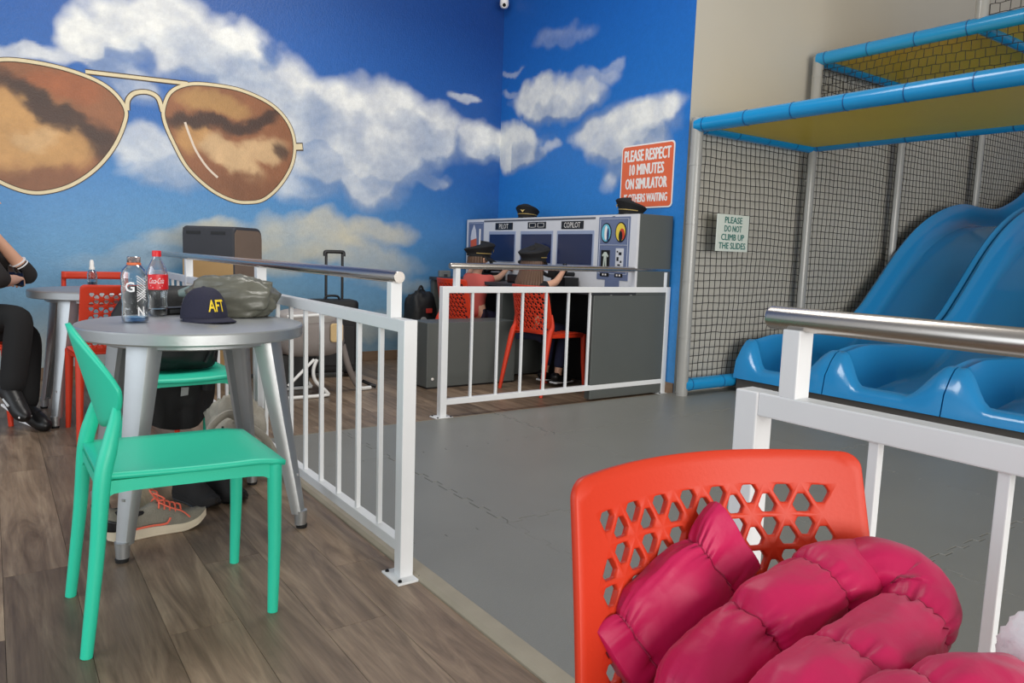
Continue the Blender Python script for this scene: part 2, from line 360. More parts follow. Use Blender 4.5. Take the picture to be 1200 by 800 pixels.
def design2(A, Z):
    a, z = warp(A, Z); c = np.broadcast_to(BR*.95, A.shape+(3,)).copy()
    c = mixc(c, TAN*.8, gb(a, z, 1.5, 2.14, .3, .09)); c = mixc(c, LT, gb(a, z, 1.62, 1.72, .26, .11, -.5)*.9); c = mixc(c, LT, gb(a, z, 1.88, 1.82, .22, .1, .3)*.85)
    c = mixc(c, TAN, gb(a, z, 1.35, 1.85, .12, .14)*.8); c = mixc(c, DK, gb(a, z, 1.42, 1.97, .34, .07, .04)); c = mixc(c, DK, gb(a, z, 1.82, 2.03, .30, .075, .42)); c = mixc(c, DK, gb(a, z, 2.03, 1.84, .07, .06, -.6)*.9)
    c = mixc(c, BR*.7, gb(a, z, 1.75, 1.5, .35, .11)*.85)
    return c*(.82+.36*fbm(A*9, Z*9+4))[..., None]
lens(L1, design1); lens(L2, design2)
def strip(name, P, w, d, m, n=8):
    P = [(p.x, p.z) for p in catmull([(x, 0, z) for x, z in P], n)]; vs = []; fs = []
    for i in range(len(P)):
        a, b = P[max(i-1, 0)], P[min(i+1, len(P)-1)]; t = Vector((b[0]-a[0], b[1]-a[1])).normalized(); ww = w[0]+(w[1]-w[0])*i/(len(P)-1) if isinstance(w, tuple) else w
        vs += [wp(P[i][0]-t.y*ww, P[i][1]+t.x*ww, d), wp(P[i][0]+t.y*ww, P[i][1]-t.x*ww, d)]
    for i in range(len(P)-1): fs.append((2*i, 2*i+1, 2*i+3, 2*i+2))
    MB().add(vs, fs).build(name, m, wb)
strip('painted_brow_bar_outline', BAR, .020, .003, M_LINE); strip('painted_brow_bar', BAR, .012, .0045, M_RIM)
strip('painted_nose_bridge_outline', NOSE, .021, .003, M_LINE); strip('painted_nose_bridge', NOSE, .014, .0045, M_RIM)
strip('painted_hinge_outline', HINGE, .034, .003, M_LINE); strip('painted_hinge', [(x+.006*(1-2*i), z) for i, (x, z) in enumerate(HINGE)], .024, .0045, M_RIM)
strip('painted_glint', HL, .0085, .002, mat('painted_glint_white', (222, 205, 186), .5))

M_BEIGE = mat('beige_wall_paint', (196, 193, 184), .6, var=.05, scale=1.2, bump=.1, bscale=120)
struct(MB().box(XR+.002, 13, YP, YP+.15, 0, ZC).build('wall_play', M_BEIGE))
struct(MB().box(12.9, 13.05, -3, YP, 0, ZC).build('wall_end', mat('salmon_wall_paint', (206, 158, 138), .6, var=.05, scale=1.5)))
struct(MB().box(-4.2, 13.05, -4.6, 6.6, ZC, ZC+.1).build('ceiling', mat('ceiling_white', (205, 204, 200), .8)))
M_BASE = mat('brown_wood_tile_baseboard', (126, 104, 84), .5, var=.18, scale=5, stretch=(1, 1, 8))
bb = struct(bpy.data.objects.new('baseboard_back', None)); C.objects.link(bb)
for k in range(12):
    x0 = -2.6+k*.6
    if x0 > XR-.1: break
    MB().box(x0+.0015, min(x0+.5985, XR-.01), YB-.011, YB-.0005, .001, .09).build('tile', M_BASE, bb, bevel=.002)
br_ = struct(bpy.data.objects.new('baseboard_right', None)); C.objects.link(br_)
for k in range(5):
    y0 = YP+k*.5
    MB().box(XR-.011, XR-.0005, y0+.001, min(y0+.499, YB-.012), .001, .09).build('tile', M_BASE, br_, bevel=.002)

# ---- floor: slab, vinyl planks, foam mats
floor = struct(MB().box(-4.2, 13, -4.6, 6.5, -.2, -.006).build('floor', mat('dark_subfloor', (46, 40, 35), .8)))
def plank_mat():
    m = bpy.data.materials.new('grey_brown_oak_plank'); m.use_nodes = True; nt = m.node_tree; b = nt.nodes['Principled BSDF']
    tc = nt.nodes.new('ShaderNodeTexCoord'); oi = nt.nodes.new('ShaderNodeObjectInfo')
    ad = nt.nodes.new('ShaderNodeVectorMath'); ad.operation = 'MULTIPLY_ADD'; ad.inputs[1].default_value = (1, 1, 1)
    sc = nt.nodes.new('ShaderNodeVectorMath'); sc.operation = 'SCALE'; sc.inputs[0].default_value = (37, 53, 11); nt.links.new(oi.outputs['Random'], sc.inputs['Scale'])
    nt.links.new(tc.outputs['Object'], ad.inputs[0]); nt.links.new(sc.outputs[0], ad.inputs[2])
    mp = nt.nodes.new('ShaderNodeMapping'); mp.inputs['Scale'].default_value = (9, 1.0, 9); nt.links.new(ad.outputs[0], mp.inputs[0])
    n = nt.nodes.new('ShaderNodeTexNoise'); n.inputs['Scale'].default_value = 1.6; n.inputs['Detail'].default_value = 8; n.inputs['Roughness'].default_value = .62; n.inputs['Distortion'].default_value = 1.3
    nt.links.new(mp.outputs[0], n.inputs['Vector'])
    mp2 = nt.nodes.new('ShaderNodeMapping'); mp2.inputs['Scale'].default_value = (90, 3, 40); nt.links.new(ad.outputs[0], mp2.inputs[0])
    n2 = nt.nodes.new('ShaderNodeTexNoise'); n2.inputs['Scale'].default_value = 1.5; n2.inputs['Detail'].default_value = 4; nt.links.new(mp2.outputs[0], n2.inputs['Vector'])
    cr = nt.nodes.new('ShaderNodeValToRGB'); e = cr.color_ramp.elements
    e[0].position = .28; e[0].color = (*lin((92, 75, 60)), 1); e[1].position = .74; e[1].color = (*lin((164, 143, 120)), 1)
    k = cr.color_ramp.elements.new(.5); k.color = (*lin((130, 110, 91)), 1)
    nt.links.new(n.outputs[0], cr.inputs[0])
    m1 = nt.nodes.new('ShaderNodeMapRange'); m1.inputs[3].default_value = .72; m1.inputs[4].default_value = 1.26; nt.links.new(oi.outputs['Random'], m1.inputs[0])
    m2 = nt.nodes.new('ShaderNodeMapRange'); m2.inputs[1].default_value = .3; m2.inputs[2].default_value = .7; m2.inputs[3].default_value = .86; m2.inputs[4].default_value = 1.1; nt.links.new(n2.outputs[0], m2.inputs[0])
    mu = nt.nodes.new('ShaderNodeMath'); mu.operation = 'MULTIPLY'; nt.links.new(m1.outputs[0], mu.inputs[0]); nt.links.new(m2.outputs[0], mu.inputs[1])
    mx = nt.nodes.new('ShaderNodeMix'); mx.data_type = 'RGBA'; mx.blend_type = 'MULTIPLY'; mx.inputs[0].default_value = 1
    nt.links.new(cr.outputs[0], mx.inputs[6]); nt.links.new(mu.outputs[0], mx.inputs[7]); nt.links.new(mx.outputs[2], b.inputs['Base Color'])
    b.inputs['Roughness'].default_value = .42
    bp = nt.nodes.new('ShaderNodeBump'); bp.inputs['Strength'].default_value = .12; bp.inputs['Distance'].default_value = .004; nt.links.new(n2.outputs[0], bp.inputs['Height']); nt.links.new(bp.outputs[0], b.inputs['Normal'])
    return m
M_PLANK = plank_mat()
PW, PL = .178, 1.22
XM0, XM1, YM1 = 1.062, 1.118, 3.885        # edging strip, back edge of the mats
_pm = {}
def plank(x0, x1, y0, y1):
    key = (round(x1-x0, 3), round(y1-y0, 3)); w, l = (x1-x0)/2-.0006, (y1-y0)/2-.0006
    if key not in _pm:
        o = MB().box(-w, w, -l, l, -.006, 0).build('plank', M_PLANK, floor); _pm[key] = o.data
    else:
        o = bpy.data.objects.new('plank', _pm[key]); C.objects.link(o); o.parent = floor
    o.location = ((x0+x1)/2, (y0+y1)/2, 0)
ncol = 0
def column(x0, x1, ya, yb):
    global ncol; ncol += 1
    y = ya-[0, .43, .81, .2, .62, 1.02][ncol % 6]
    while y < yb-.02:
        a, b = max(y, ya), min(y+PL, yb)
        if b-a > .02: plank(x0, x1, a, b)
        y += PL
for k in range(14): column(.872+.012-PW*k, .872+.012-PW*(k-1), .2 if k < 8 else 2.2, YB)
x = XM0
while x < XR-.02:
    column(x, min(x+PW, XR), YM1+.012, YB); x += PW
struct(MB().box(-4.2, XM0, -4.6, .2, -.006, -.0005).build('trim_3', mat('plank_tone_far_floor', (116, 100, 84), .45, var=.2, scale=3, stretch=(9, 1, 9))))
# puzzle mats
M_MAT = mat('grey_foam_mat', (126, 126, 121), .36, var=.10, scale=2.5, bump=.12, bscale=220)
def pedge(p, q, amp=.011, pitch=.062):
    p, q = Vector(p), Vector(q); L = (q-p).length; t = (q-p)/L; n = Vector((-t.y, t.x)); k = int(L/pitch); out = []
    for i in range(k):
        s = 1 if i % 2 else -1; a, b = L*i/k, L*(i+1)/k; f = .012
        out += [p+t*(a+(-f if s > 0 else f)*.5+(0 if i else f))+n*amp*s, p+t*(b+(f if s > 0 else -f)*.5-(0 if i < k-1 else f))+n*amp*s]
    return [p]+out
xs = [XM1, 1.58, 2.62, 3.66, 4.70]; ys = [-.9, .15, 1.19, 2.23, 3.26, YM1]
def edge_h(y, x0, x1, wavy): return pedge((x0, y), (x1, y)) if wavy else [Vector((x0, y))]
for i in range(len(xs)-1):
    for j in range(len(ys)-1):
        x0, x1, y0, y1 = xs[i], xs[i+1], ys[j], ys[j+1]
        a = pedge((x0, y0), (x1, y0)) if j > 0 else [Vector((x0, y0))]
        b = pedge((x1, y0), (x1, y1)) if i < len(xs)-2 else [Vector((x1, y0))]
        c = pedge((x0, y1), (x1, y1))[1:][::-1] if j < len(ys)-2 else []
        c = [Vector((x1, y1))]+c
        d = pedge((x0, y0), (x0, y1))[1:][::-1] if i > 0 else []
        d = [Vector((x0, y1))]+d
        P = a+b+c+d; cx, cy = (x0+x1)/2, (y0+y1)/2; g = .9978
        zt = .015+[0, .0014, -.001, .0008, -.0006][(i*2+j*3) % 5]
        o = MB().prism([((p.x-cx)*g, (p.y-cy)*g) for p in P], lambda u, v, h: (u, v, h), -.005, zt).build('mat_tile', M_MAT, floor, bevel=.0012, segs=1)
        o.location = (cx, cy, 0)
struct(MB().box(4.70, 12.9, -3, YP, -.005, .013).build('trim_4', M_MAT))
# ramped edging along the mats
M_EDGE = mat('beige_grey_edging', (150, 142, 126), .6, var=.2, scale=9)
struct(MB().prism([(XM0, -.004), (XM1, -.004), (XM1, .017), (XM0+.012, .015), (XM0, .006)], lambda u, v, h: (u, h, v), -.9, YM1).build('trim_1', M_EDGE))
struct(MB().prism([(YM1, -.004), (YM1+.012, -.004), (YM1+.012, .004), (YM1, .016)], lambda u, v, h: (h, u, v), XM0, XR-.012).build('trim_2', M_EDGE))

# ---------------------------------------------------------------- railings
M_WHITE = mat('white_powder_coat', (232, 234, 236), .38, var=.03, scale=14)
M_STEEL = mat('brushed_steel_tube', (196, 190, 184), .27, metal=1, var=.02, scale=6)
M_BOLT = mat('dark_bolt', (40, 40, 42), .4, metal=.8)
def railing(label, origin, rz, length, posts, rail_from, balus, stubs, hand0, hand1, plates=True, zb=0, plate_posts=None):
    """runs along local +x from the origin; post, rails, balusters, handrail"""
    t = thing('railing', label, 'railing', (*origin, zb), rz, 'white metal railings around the play area')
    for k, px in enumerate(posts):
        top = .82 if k in (0, len(posts)-1) else .93
        p = MB().box(px-.0225, px+.0225, -.0225, .0225, .005, top).build('post', M_WHITE, t, bevel=.0025)
        if plates and (plate_posts is None or k in plate_posts):
            pl = MB().box(px-.06, px+.06, -.048, .048, 0, .007).build('base_plate', M_WHITE, p, bevel=.0015)
            for sx in (-1, 1):
                for sy in (-1, 1): MB().lathe([(.0065, 0), (.0065, .004), (.003, .007), (0, .007)], 8, (px+sx*.046, sy*.035, .007)).build('bolt', M_BOLT, p)
    a, b = posts[0], posts[-1]
    MB().box(a+.0225, b-.0225, -.02, .02, .78, .82).build('top_rail', M_WHITE, t, bevel=.0025)
    MB().box(a+.0225, b-.0225, -.0175, .0175, .08, .117).build('bottom_rail', M_WHITE, t, bevel=.0025)
    for x in balus: MB().box(x-.008, x+.008, -.008, .008, .116, .781).build('baluster', M_WHITE, t, bevel=.0015)
    for x in stubs:
        MB().box(x-.016, x+.016, -.019, .019, .819, .931).build('handrail_bracket', M_WHITE, t, bevel=.002)
    h = MB().tube([(hand0, 0, .947), (hand0+.004, 0, .947), (hand1-.004, 0, .947), (hand1, 0, .947)], [.018, .0195, .0195, .018], 24).build('handrail', M_STEEL, t, smooth=True)
    return t
bal = []; x = .195
posts1 = [0, 1.515, 3.06, 4.17]
x = 2.219-2.033
while x < 4.12:
    if min(abs(x-p) for p in posts1) > .05: bal.append(x)
    x += .1785
railing('white metal railing running from the teal chairs to the mural wall', (1.04, 2.033), R(90), 4.17, posts1, 0, bal, [.095], .06, 4.2)
bal = [.205+.195*k for k in range(9)]
railing('white metal railing standing before the flight simulator', (2.278, 3.972), 0, 1.94, [0, 1.945], 0, bal, [.085, 1.91], .035, 1.965)
bal = [.22+.1745*k for k in range(6)]
railing('white metal railing behind the pink jacket chair, facing the slides', (1.072, .790), R(-90), 1.5, [0, 1.5], 0, bal, [.075, 1.42], .022, 1.62, zb=-.007)

# ---------------------------------------------------------------- tables
M_ALU = mat('brushed_galvanised_metal', (182, 185, 187), .40, metal=.8, var=.1, scale=3, bump=.04, bscale=40)
M_RUB = mat('black_rubber', (24, 24, 25), .7)
def make_table(label, loc, rz, group):
    t = thing('bistro_table', label, 'table', loc, rz, 'round silver metal tables')
    MB().lathe([(0, .742), (.376, .742), (.383, .740), (.386, .735), (.386, .703), (.383, .698), (.378, .698), (.378, .730), (0, .730)], 96).build('table_top', M_ALU, t, smooth=20)
    MB().lathe([(.30, .729), (.30, .678), (.294, .674), (.294, .729)], 48).build('apron', M_ALU, t, smooth=True)
    for k in range(4):
        a = R(45+90*k); d = Vector((math.cos(a), math.sin(a), 0)); n = Vector((-d.y, d.x, 0))
        mb = MB(); rings = []
        for z, rr, w, dp in ((.715, .290, .108, .066), (.60, .310, .099, .060), (.40, .346, .082, .050), (.20, .384, .063, .042), (.055, .412, .050, .036)):
            c = d*rr; e = .35
            prof = [(-.5, -.5), (-.5, .1), (-.36, .42), (-.16, .5), (.16, .5), (.36, .42), (.5, .1), (.5, -.5), (.36, -.5), (.30, .12), (0, .24), (-.30, .12), (-.36, -.5)]
            rings.append([c+n*(u*w)+d*(v*dp)+Vector((0, 0, z)) for u, v in prof])
        m = len(rings[0]); vs = [p for g in rings for p in g]
        fs = [(i*m+j, i*m+(j+1) % m, (i+1)*m+(j+1) % m, (i+1)*m+j) for i in range(4) for j in range(m)]
        fs += [tuple(range(m)), tuple(4*m+j for j in range(m-1, -1, -1))]
        lg = mb.add(vs, fs).build('leg', M_ALU, t, smooth=True, weld=True)
        ft = d*.421
        MB().lathe([(.019, .0), (.021, .012), (.020, .013)], 14, (ft.x, ft.y, 0)).build('rubber_foot', M_RUB, lg, smooth=True)
        MB().lathe([(.0205, .012), (.0215, .03), (.024, .066), (.0, .068)], 14, (ft.x-.004*d.x, ft.y-.004*d.y, 0)).build('foot_sleeve', M_ALU, lg, smooth=True)
        bc = d*(.384+.022)+Vector((0, 0, .2))
        MB().lathe([(.006, -.004), (.006, .004), (0, .005)], 8, tuple(bc)).build('rivet', M_ALU, lg)
    return t
tab1 = make_table('round silver metal table holding the cap and bottles', (.605, 2.895, 0), R(1), None)
tab2 = make_table('round silver metal table with only a spray bottle on it', (.545, 4.99, 0), R(2), None)

# ---------------------------------------------------------------- teal chairs (local +x is the front)
M_TEAL = mat('teal_plastic', (44, 206, 170), .42, bump=.05, bscale=300)
def make_teal(label, loc, rz):
    t = thing('teal_chair', label, 'chair', loc, rz, 'teal plastic chairs')
    def seat(u, v):                       # u across, v back to front
        y = (u-.5)*2; x = -.185+.455*v
        wd = .190+.018*math.sin(v*math.pi*.5)
        z = .442-.012*(1-abs(y)**2)*math.sin(math.pi*min(1, v*1.05))+.010*(1-v)**2-.020*max(0, v-.86)/.14*(.5+.5*(1-y*y))
        return (x+.012*(1-y*y)*(v > .97), y*wd, z)
    MB().surf(seat, 14, 18).build('seat', M_TEAL, t, smooth='all', solid=.013)
    ap = MB()
    def rail(p, q, h0, h1):
        p, q = Vector(p), Vector(q); L = 12; d = (q-p).normalized(); n = d.cross(Vector((0, 0, 1))); top = []; 
        vs = []
        for i in range(L+1):
            s = i/L; c = p+(q-p)*s; e = max(abs(s-.5)*2-.72, 0)/.28; zb = c.z-h0-(h1-h0)*e**2
            for o in (-.009, .009): vs += [c+n*o, Vector((c.x+n.x*o, c.y+n.y*o, zb))]
        fs = []
        for i in range(L):
            a = 4*i; fs += [(a, a+4, a+5, a+1), (a+2, a+3, a+7, a+6), (a, a+2, a+6, a+4), (a+1, a+5, a+7, a+3)]
        ap.add(vs, fs+[(0, 1, 3, 2), (4*L, 4*L+2, 4*L+3, 4*L+1)])
    for s in (-1, 1): rail((-.19, s*.178, .440), (.248, s*.192, .432), .030, .052)
    rail((-.178, -.175, .440), (-.178, .175, .440), .030, .052); rail((.245, -.185, .422), (.245, .185, .422), .022, .042)
    ap.build('apron', M_TEAL, t)
    for s in (-1, 1):
        MB().tube([(.245, s*.190, .430), (.243, s*.194, .2), (.236, s*.196, 0)], [.0205, .018, .0145], 14).build('leg', M_TEAL, t, smooth=True)
        MB().tube(catmull([(-.226, s*.196, 0), (-.196, s*.19, .25), (-.178, s*.184, .44), (-.160, s*.176, .52), (-.143, s*.160, .585), (-.138, s*.148, .615)], 5),
                  [.0145+.006*min(1, i/10)-.0115*max(0, i-14)/11 for i in range(26)], 14).build('leg', M_TEAL, t, smooth=True)
    # leaf shaped curved back plate
    top = [(0, .816), (.05, .805), (.10, .772), (.145, .728), (.175, .69), (.19, .655)]; bot = [(0, .548), (.06, .551), (.11, .562), (.15, .588), (.178, .622), (.19, .655)]
    def cv(tb, y):
        q = min(1, abs(y)/.184)
        return .662+.154*(1-q**1.6)**.72 if tb is top else .662-.116*(1-q**2.4)**.62
    def back(u, v):
        y = math.sin((u-.5)*math.pi)*.1838; a, b = cv(bot, y), cv(top, y); z = a+(b-a)*v
        x = -.225+(.816-z)*.26+.050*(y/.184)**2
        return (x, y, z)
    bk = MB().surf(back, 28, 12).build('backrest', M_TEAL, t, smooth='all', solid=.012)
    return t
t1 = make_teal('teal plastic chair with a leaf-shaped back, empty, pulled up to the table with the cap', (.382, 2.21, 0), R(0.5))
dup(t1, (.70, 3.745, 0), R(-87), 'teal plastic chair across the table, loaded with a black bag')

# ---------------------------------------------------------------- orange perforated chairs (local +y is the front)
M_OR = mat('orange_plastic', (208, 58, 31), .45, spec=.35, bump=.03, bscale=200)
def lattice_panel(fn, u0, u1, v0, v1, nu, nv, outline, a=.29, b=.078, rnd=.0):
    """perforated sheet: truncated triangle holes between fat nodes, plain border out to the outline box"""
    mb = MB(); du = (u1-u0)/nu; dv = (v1-v0)/nv
    def row(j):
        off = .5 if j % 2 else 0
        xs = [u0+du*(i+off) for i in range(nu+1-(1 if off else 0))]
        return ([u0] + xs + [u1]) if off else xs
    def tri(A, B, Cc, hole):
        P = [A, B, Cc]; q = lambda w: (sum(w[k]*P[k][0] for k in range(3)), sum(w[k]*P[k][1] for k in range(3)))
        if not hole:
            md = [q((.5, .5, 0)), q((0, .5, .5)), q((.5, 0, .5))]
            mb.add([fn(*p) for p in (A, md[0], B, md[1], Cc, md[2])], [(0, 1, 2, 3, 4, 5)]); return
        c = 1-a-b; e = (1-b)/2
        H = [q((c, a, b)), q((e, e, b)), q((a, c, b)), q((b, c, a)), q((b, e, e)), q((b, a, c)), q((a, b, c)), q((e, b, e)), q((c, b, a))]
        md = [q((.5, .5, 0)), q((0, .5, .5)), q((.5, 0, .5))]
        V = [A, md[0], B, md[1], Cc, md[2]]+H; o = 6
        F = [(0, 1, o+1, o+0), (1, 2, o+2, o+1), (2, o+3, o+2), (2, 3, o+4, o+3), (3, 4, o+5, o+4), (4, o+6, o+5), (4, 5, o+7, o+6), (5, 0, o+8, o+7), (0, o+0, o+8)]
        mb.add([fn(*p) for p in V], F)
    for j in range(nv):
        lo, hi = row(j), row(j+1); va, vb = v0+dv*j, v0+dv*(j+1)
        if j % 2 == 0:
            for i in range(nu): tri((lo[i], va), (lo[i+1], va), (hi[i+1], vb), True)
            for i in range(nu-1): tri((lo[i+1], va), (hi[i+2], vb), (hi[i+1], vb), True)
            tri((lo[0], va), (hi[1], vb), (hi[0], vb), False); tri((lo[nu], va), (hi[nu+1], vb), (hi[nu], vb), False)
        else:
            for i in range(nu): tri((lo[i+1], va), (hi[i+1], vb), (hi[i], vb), True)
            for i in range(nu-1): tri((lo[i+1], va), (lo[i+2], va), (hi[i+1], vb), True)
            tri((lo[0], va), (lo[1], va), (hi[0], vb), False); tri((lo[nu], va), (lo[nu+1], va), (hi[nu], vb), False)
    U0, U1, V0, V1 = outline
    def mids(r):
        out = []
        for i in range(len(r)-1): out += [r[i], (r[i]+r[i+1])/2]
        return out+[r[-1]]
    vrow = mids([v0+dv*j for j in range(nv+1)])
    K = 3
    def stripq(ins, outs):
        for s in range(K):
            A = [(p[0]+(q[0]-p[0])*s/K, p[1]+(q[1]-p[1])*s/K) for p, q in zip(ins, outs)]; B = [(p[0]+(q[0]-p[0])*(s+1)/K, p[1]+(q[1]-p[1])*(s+1)/K) for p, q in zip(ins, outs)]
            for i in range(len(A)-1): mb.add([fn(*A[i]), fn(*A[i+1]), fn(*B[i+1]), fn(*B[i])], [(0, 1, 2, 3)])
    def clampu(u, v): return u
    stripq([(u0, v) for v in vrow], [(U0, V0+(V1-rnd-V0)*(v-v0)/(v1-v0)) for v in vrow]); stripq([(u1, v) for v in vrow], [(U1, V0+(V1-rnd-V0)*(v-v0)/(v1-v0)) for v in vrow])
    def topout(u):
        s = (u-u0)/(u1-u0)*2-1; x = U0+(U1-U0)*(s+1)/2
        return (x, V1-(rnd if abs(s) > .999 else 0))
    rt = row(nv); ru = mids(rt)
    if rnd:
        for U, sg, k in ((U0, 1, 1), (U1, -1, len(ru)-2)):
            p1 = topout(ru[k]); ww = abs(p1[0]-U)*.75
            arc = [(U+sg*ww*(1-math.cos(q)), V1-rnd+rnd*math.sin(q)) for q in [math.pi/2*m/7 for m in range(8)]]
            poly = arc+[p1]
            mb.add([fn(*p) for p in poly], [tuple(range(len(poly)))])
    stripq([(u, v1) for u in ru], [topout(u) for u in ru])
    rb = mids(row(0)); stripq([(u, v0) for u in rb], [(U0+(U1-U0)*(u-u0)/(u1-u0), V0) for u in rb])
    return mb
def make_orange(label, loc, rz, group=None, hi=False):
    t = thing('orange_chair', label, 'chair', loc, rz, group)
    def back(u, v):
        z = .455+.352*v; w = .207-.012*v
        y = -.165-.075*v-.02*v*v+.060*u*u*(.5+.5*v)
        return (u*w, y, z)
    lattice_panel(back, -.86, .86, .06, .895, 8, 8, (-1, 1, 0, 1), rnd=.05).build('backrest', M_OR, t, smooth=True, solid=.009, weld=True, bevel=.0015 if hi else 0, segs=1)
    def seat(u, v):
        y = -.165+.385*v; w = .207+.012*math.sin(v*math.pi)
        z = .452-.014*(1-u*u)*math.sin(math.pi*min(1, v*1.1))-.02*max(0, v-.85)/.15
        return (u*w, y, z)
    lattice_panel(seat, -.78, .78, .12, .86, 6, 6, (-1, 1, 0, 1), rnd=.04).build('seat', M_OR, t, smooth=True, solid=.01, weld=True)
    for s in (-1, 1):
        MB().tube(catmull([(s*.232, -.262, 0), (s*.218, -.222, .22), (s*.205, -.176, .43), (s*.205, -.146, .50), (s*.203, -.146, .56), (s*.201, -.150, .60)], 5),
                  [.013+.009*min(1, i/9)-.018*max(0, i-11)/14 for i in range(26)], 10).build('leg', M_OR, t, smooth=True)
        MB().tube([(s*.196, .196, .440), (s*.203, .2, .22), (s*.212, .212, 0)], [.022, .018, .013], 10).build('leg', M_OR, t, smooth=True)
    rim = MB(); rim.tube([(-.205, -.16, .438), (-.212, .05, .434), (-.2, .2, .43), (0, .213, .424), (.2, .2, .43), (.212, .05, .434), (.205, -.16, .438)], .012, 8); rim.build('seat_rim', M_OR, t, smooth=True)
    return t
oc = make_orange('orange perforated plastic chair with the pink puffer jacket on it', (.618, .315, 0), R(180-11.5), 'orange plastic chairs', True)
dup(oc, (3.475, 4.47, 0), R(-84), 'orange perforated chair of the long-haired child at the simulator')
dup(oc, (3.41, 5.52, 0), R(-80), 'orange perforated chair behind the grey box, at the simulator')
dup(oc, (.545, 4.48, 0), R(4), 'orange perforated chair between the two silver tables, backrest against the table with the cap')
dup(oc, (-.08, 5.10, 0), R(-107), 'orange perforated chair under the seated person in black')
# the ladder backed chair beyond the second table: only its top bar shows
t = thing('orange_chair', 'orange chair on the mural side of the spray bottle table, only its top bar showing', 'chair', (.58, 5.60, 0), R(178), 'orange plastic chairs')
for s in (-1, 1):
    MB().tube(catmull([(s*.2, -.2, 0), (s*.195, -.17, .44), (s*.185, -.215, .80)], 6), .015, 10).build('leg', M_OR, t, smooth=True)
    MB().tube([(s*.19, .19, .44), (s*.2, .2, 0)], [.017, .013], 10).build('leg', M_OR, t, smooth=True)
MB().surf(lambda u, v: ((u-.5)*.395, -.215+.03*(2*u-1)**2-.004*v, .765+.05*v), 14, 3).build('top_bar', M_OR, t, smooth='all', solid=.012)
MB().surf(lambda u, v: ((u-.5)*.38, -.195+.025*(2*u-1)**2-.004*v, .575+.05*v), 14, 3).build('back_bar', M_OR, t, smooth='all', solid=.012)
MB().surf(lambda u, v: ((u-.5)*.40, -.185+.39*v, .452-.012*(1-(2*u-1)**2)), 12, 8).build('seat', M_OR, t, smooth='all', solid=.016)

# ---------------------------------------------------------------- soft play frame
M_BLUE = mat('blue_vinyl_padding', (30, 146, 206), .24, var=.06, scale=4, coat=.3)
M_DBLUE = mat('dark_blue_tie', (18, 84, 140), .4)
M_GPAD = mat('grey_vinyl_pole_sleeve', (158, 158, 155), .2, var=.06, scale=5)
M_YEL = mat('yellow_vinyl_deck', (255, 206, 30), .42, var=.08, scale=2.5)
M_NET = mat('black_net_cord', (26, 24, 24), .8)
YN = 3.775
t = thing('play_frame', 'soft play frame of grey poles, blue padded beams, yellow decks and black nets', 'play frame', (4.24, YN, 0))
GX = [4.24, 5.645, 7.03, 8.61]
def pole(x, y, z0, z1, r=.044):
    p = MB().tube([(x, y, z0), (x, y, z1)], r, 18).build('pole', M_GPAD, t, smooth=True, world=True)
    z = z0+.02
    k = 0
    while z < z1-.05:
        o = MB().tube([(x-4.24, y-YN, z), (x-4.24, y-YN, z+.012)], r+.0025, 18).build('sleeve_joint', M_GPAD, p, smooth=True)
        z += .42; k += 1
    return p
pole(GX[0], YN, .014, 2.05)
pole(GX[1], YN, .014, 2.72)
pole(GX[2], YN, .014, 2.72); pole(GX[3], YN, .014, 2.72)
pole(5.65, 2.55, 2.72, 4.2)
def beam(p, q, r=.052, step=.36):
    p, q = Vector(p), Vector(q); b = MB().tube([p, q], r, 18).build('padded_beam', M_BLUE, t, smooth=True, world=True)
    d = (q-p).normalized(); L = (q-p).length; off = Vector((4.24, YN, 0))
    s = .07
    while s < L-.03:
        a = p+d*s-off; MB().tube([a, a+d*.006], r+.002, 18).build('tie', M_DBLUE, b, smooth=True); s += step
    return b
ZD = 2.0
beam((4.24, YN, ZD), (4.24, .6, ZD)); beam((4.24, YN, ZD-.01), (5.645, YN, ZD-.01), .045); beam((5.645, YN, ZD), (5.645, .6, ZD), .045)
beam((5.645, YN, 2.70), (5.645, 1.0, 2.70)); beam((5.645, YN, 2.69), (7.03, YN, 2.69), .045); beam((7.03, YN, 2.70), (7.03, 1.0, 2.70), .045); beam((5.645, 2.55, 2.69), (7.03, 2.55, 2.69), .045)
beam((4.24, YN, .095), (4.92, YN, .095), .05)
MB().box(4.27, 5.62, .6, YN-.03, ZD-.012, ZD+.03).build('deck', M_YEL, t, world=True, bevel=.006)
for y0, y1 in ((2.56, YN-.03), (1.0, 2.54)): MB().box(5.67, 7.0, y0, y1, 2.69, 2.73).build('deck', M_YEL, t, world=True, bevel=.006)
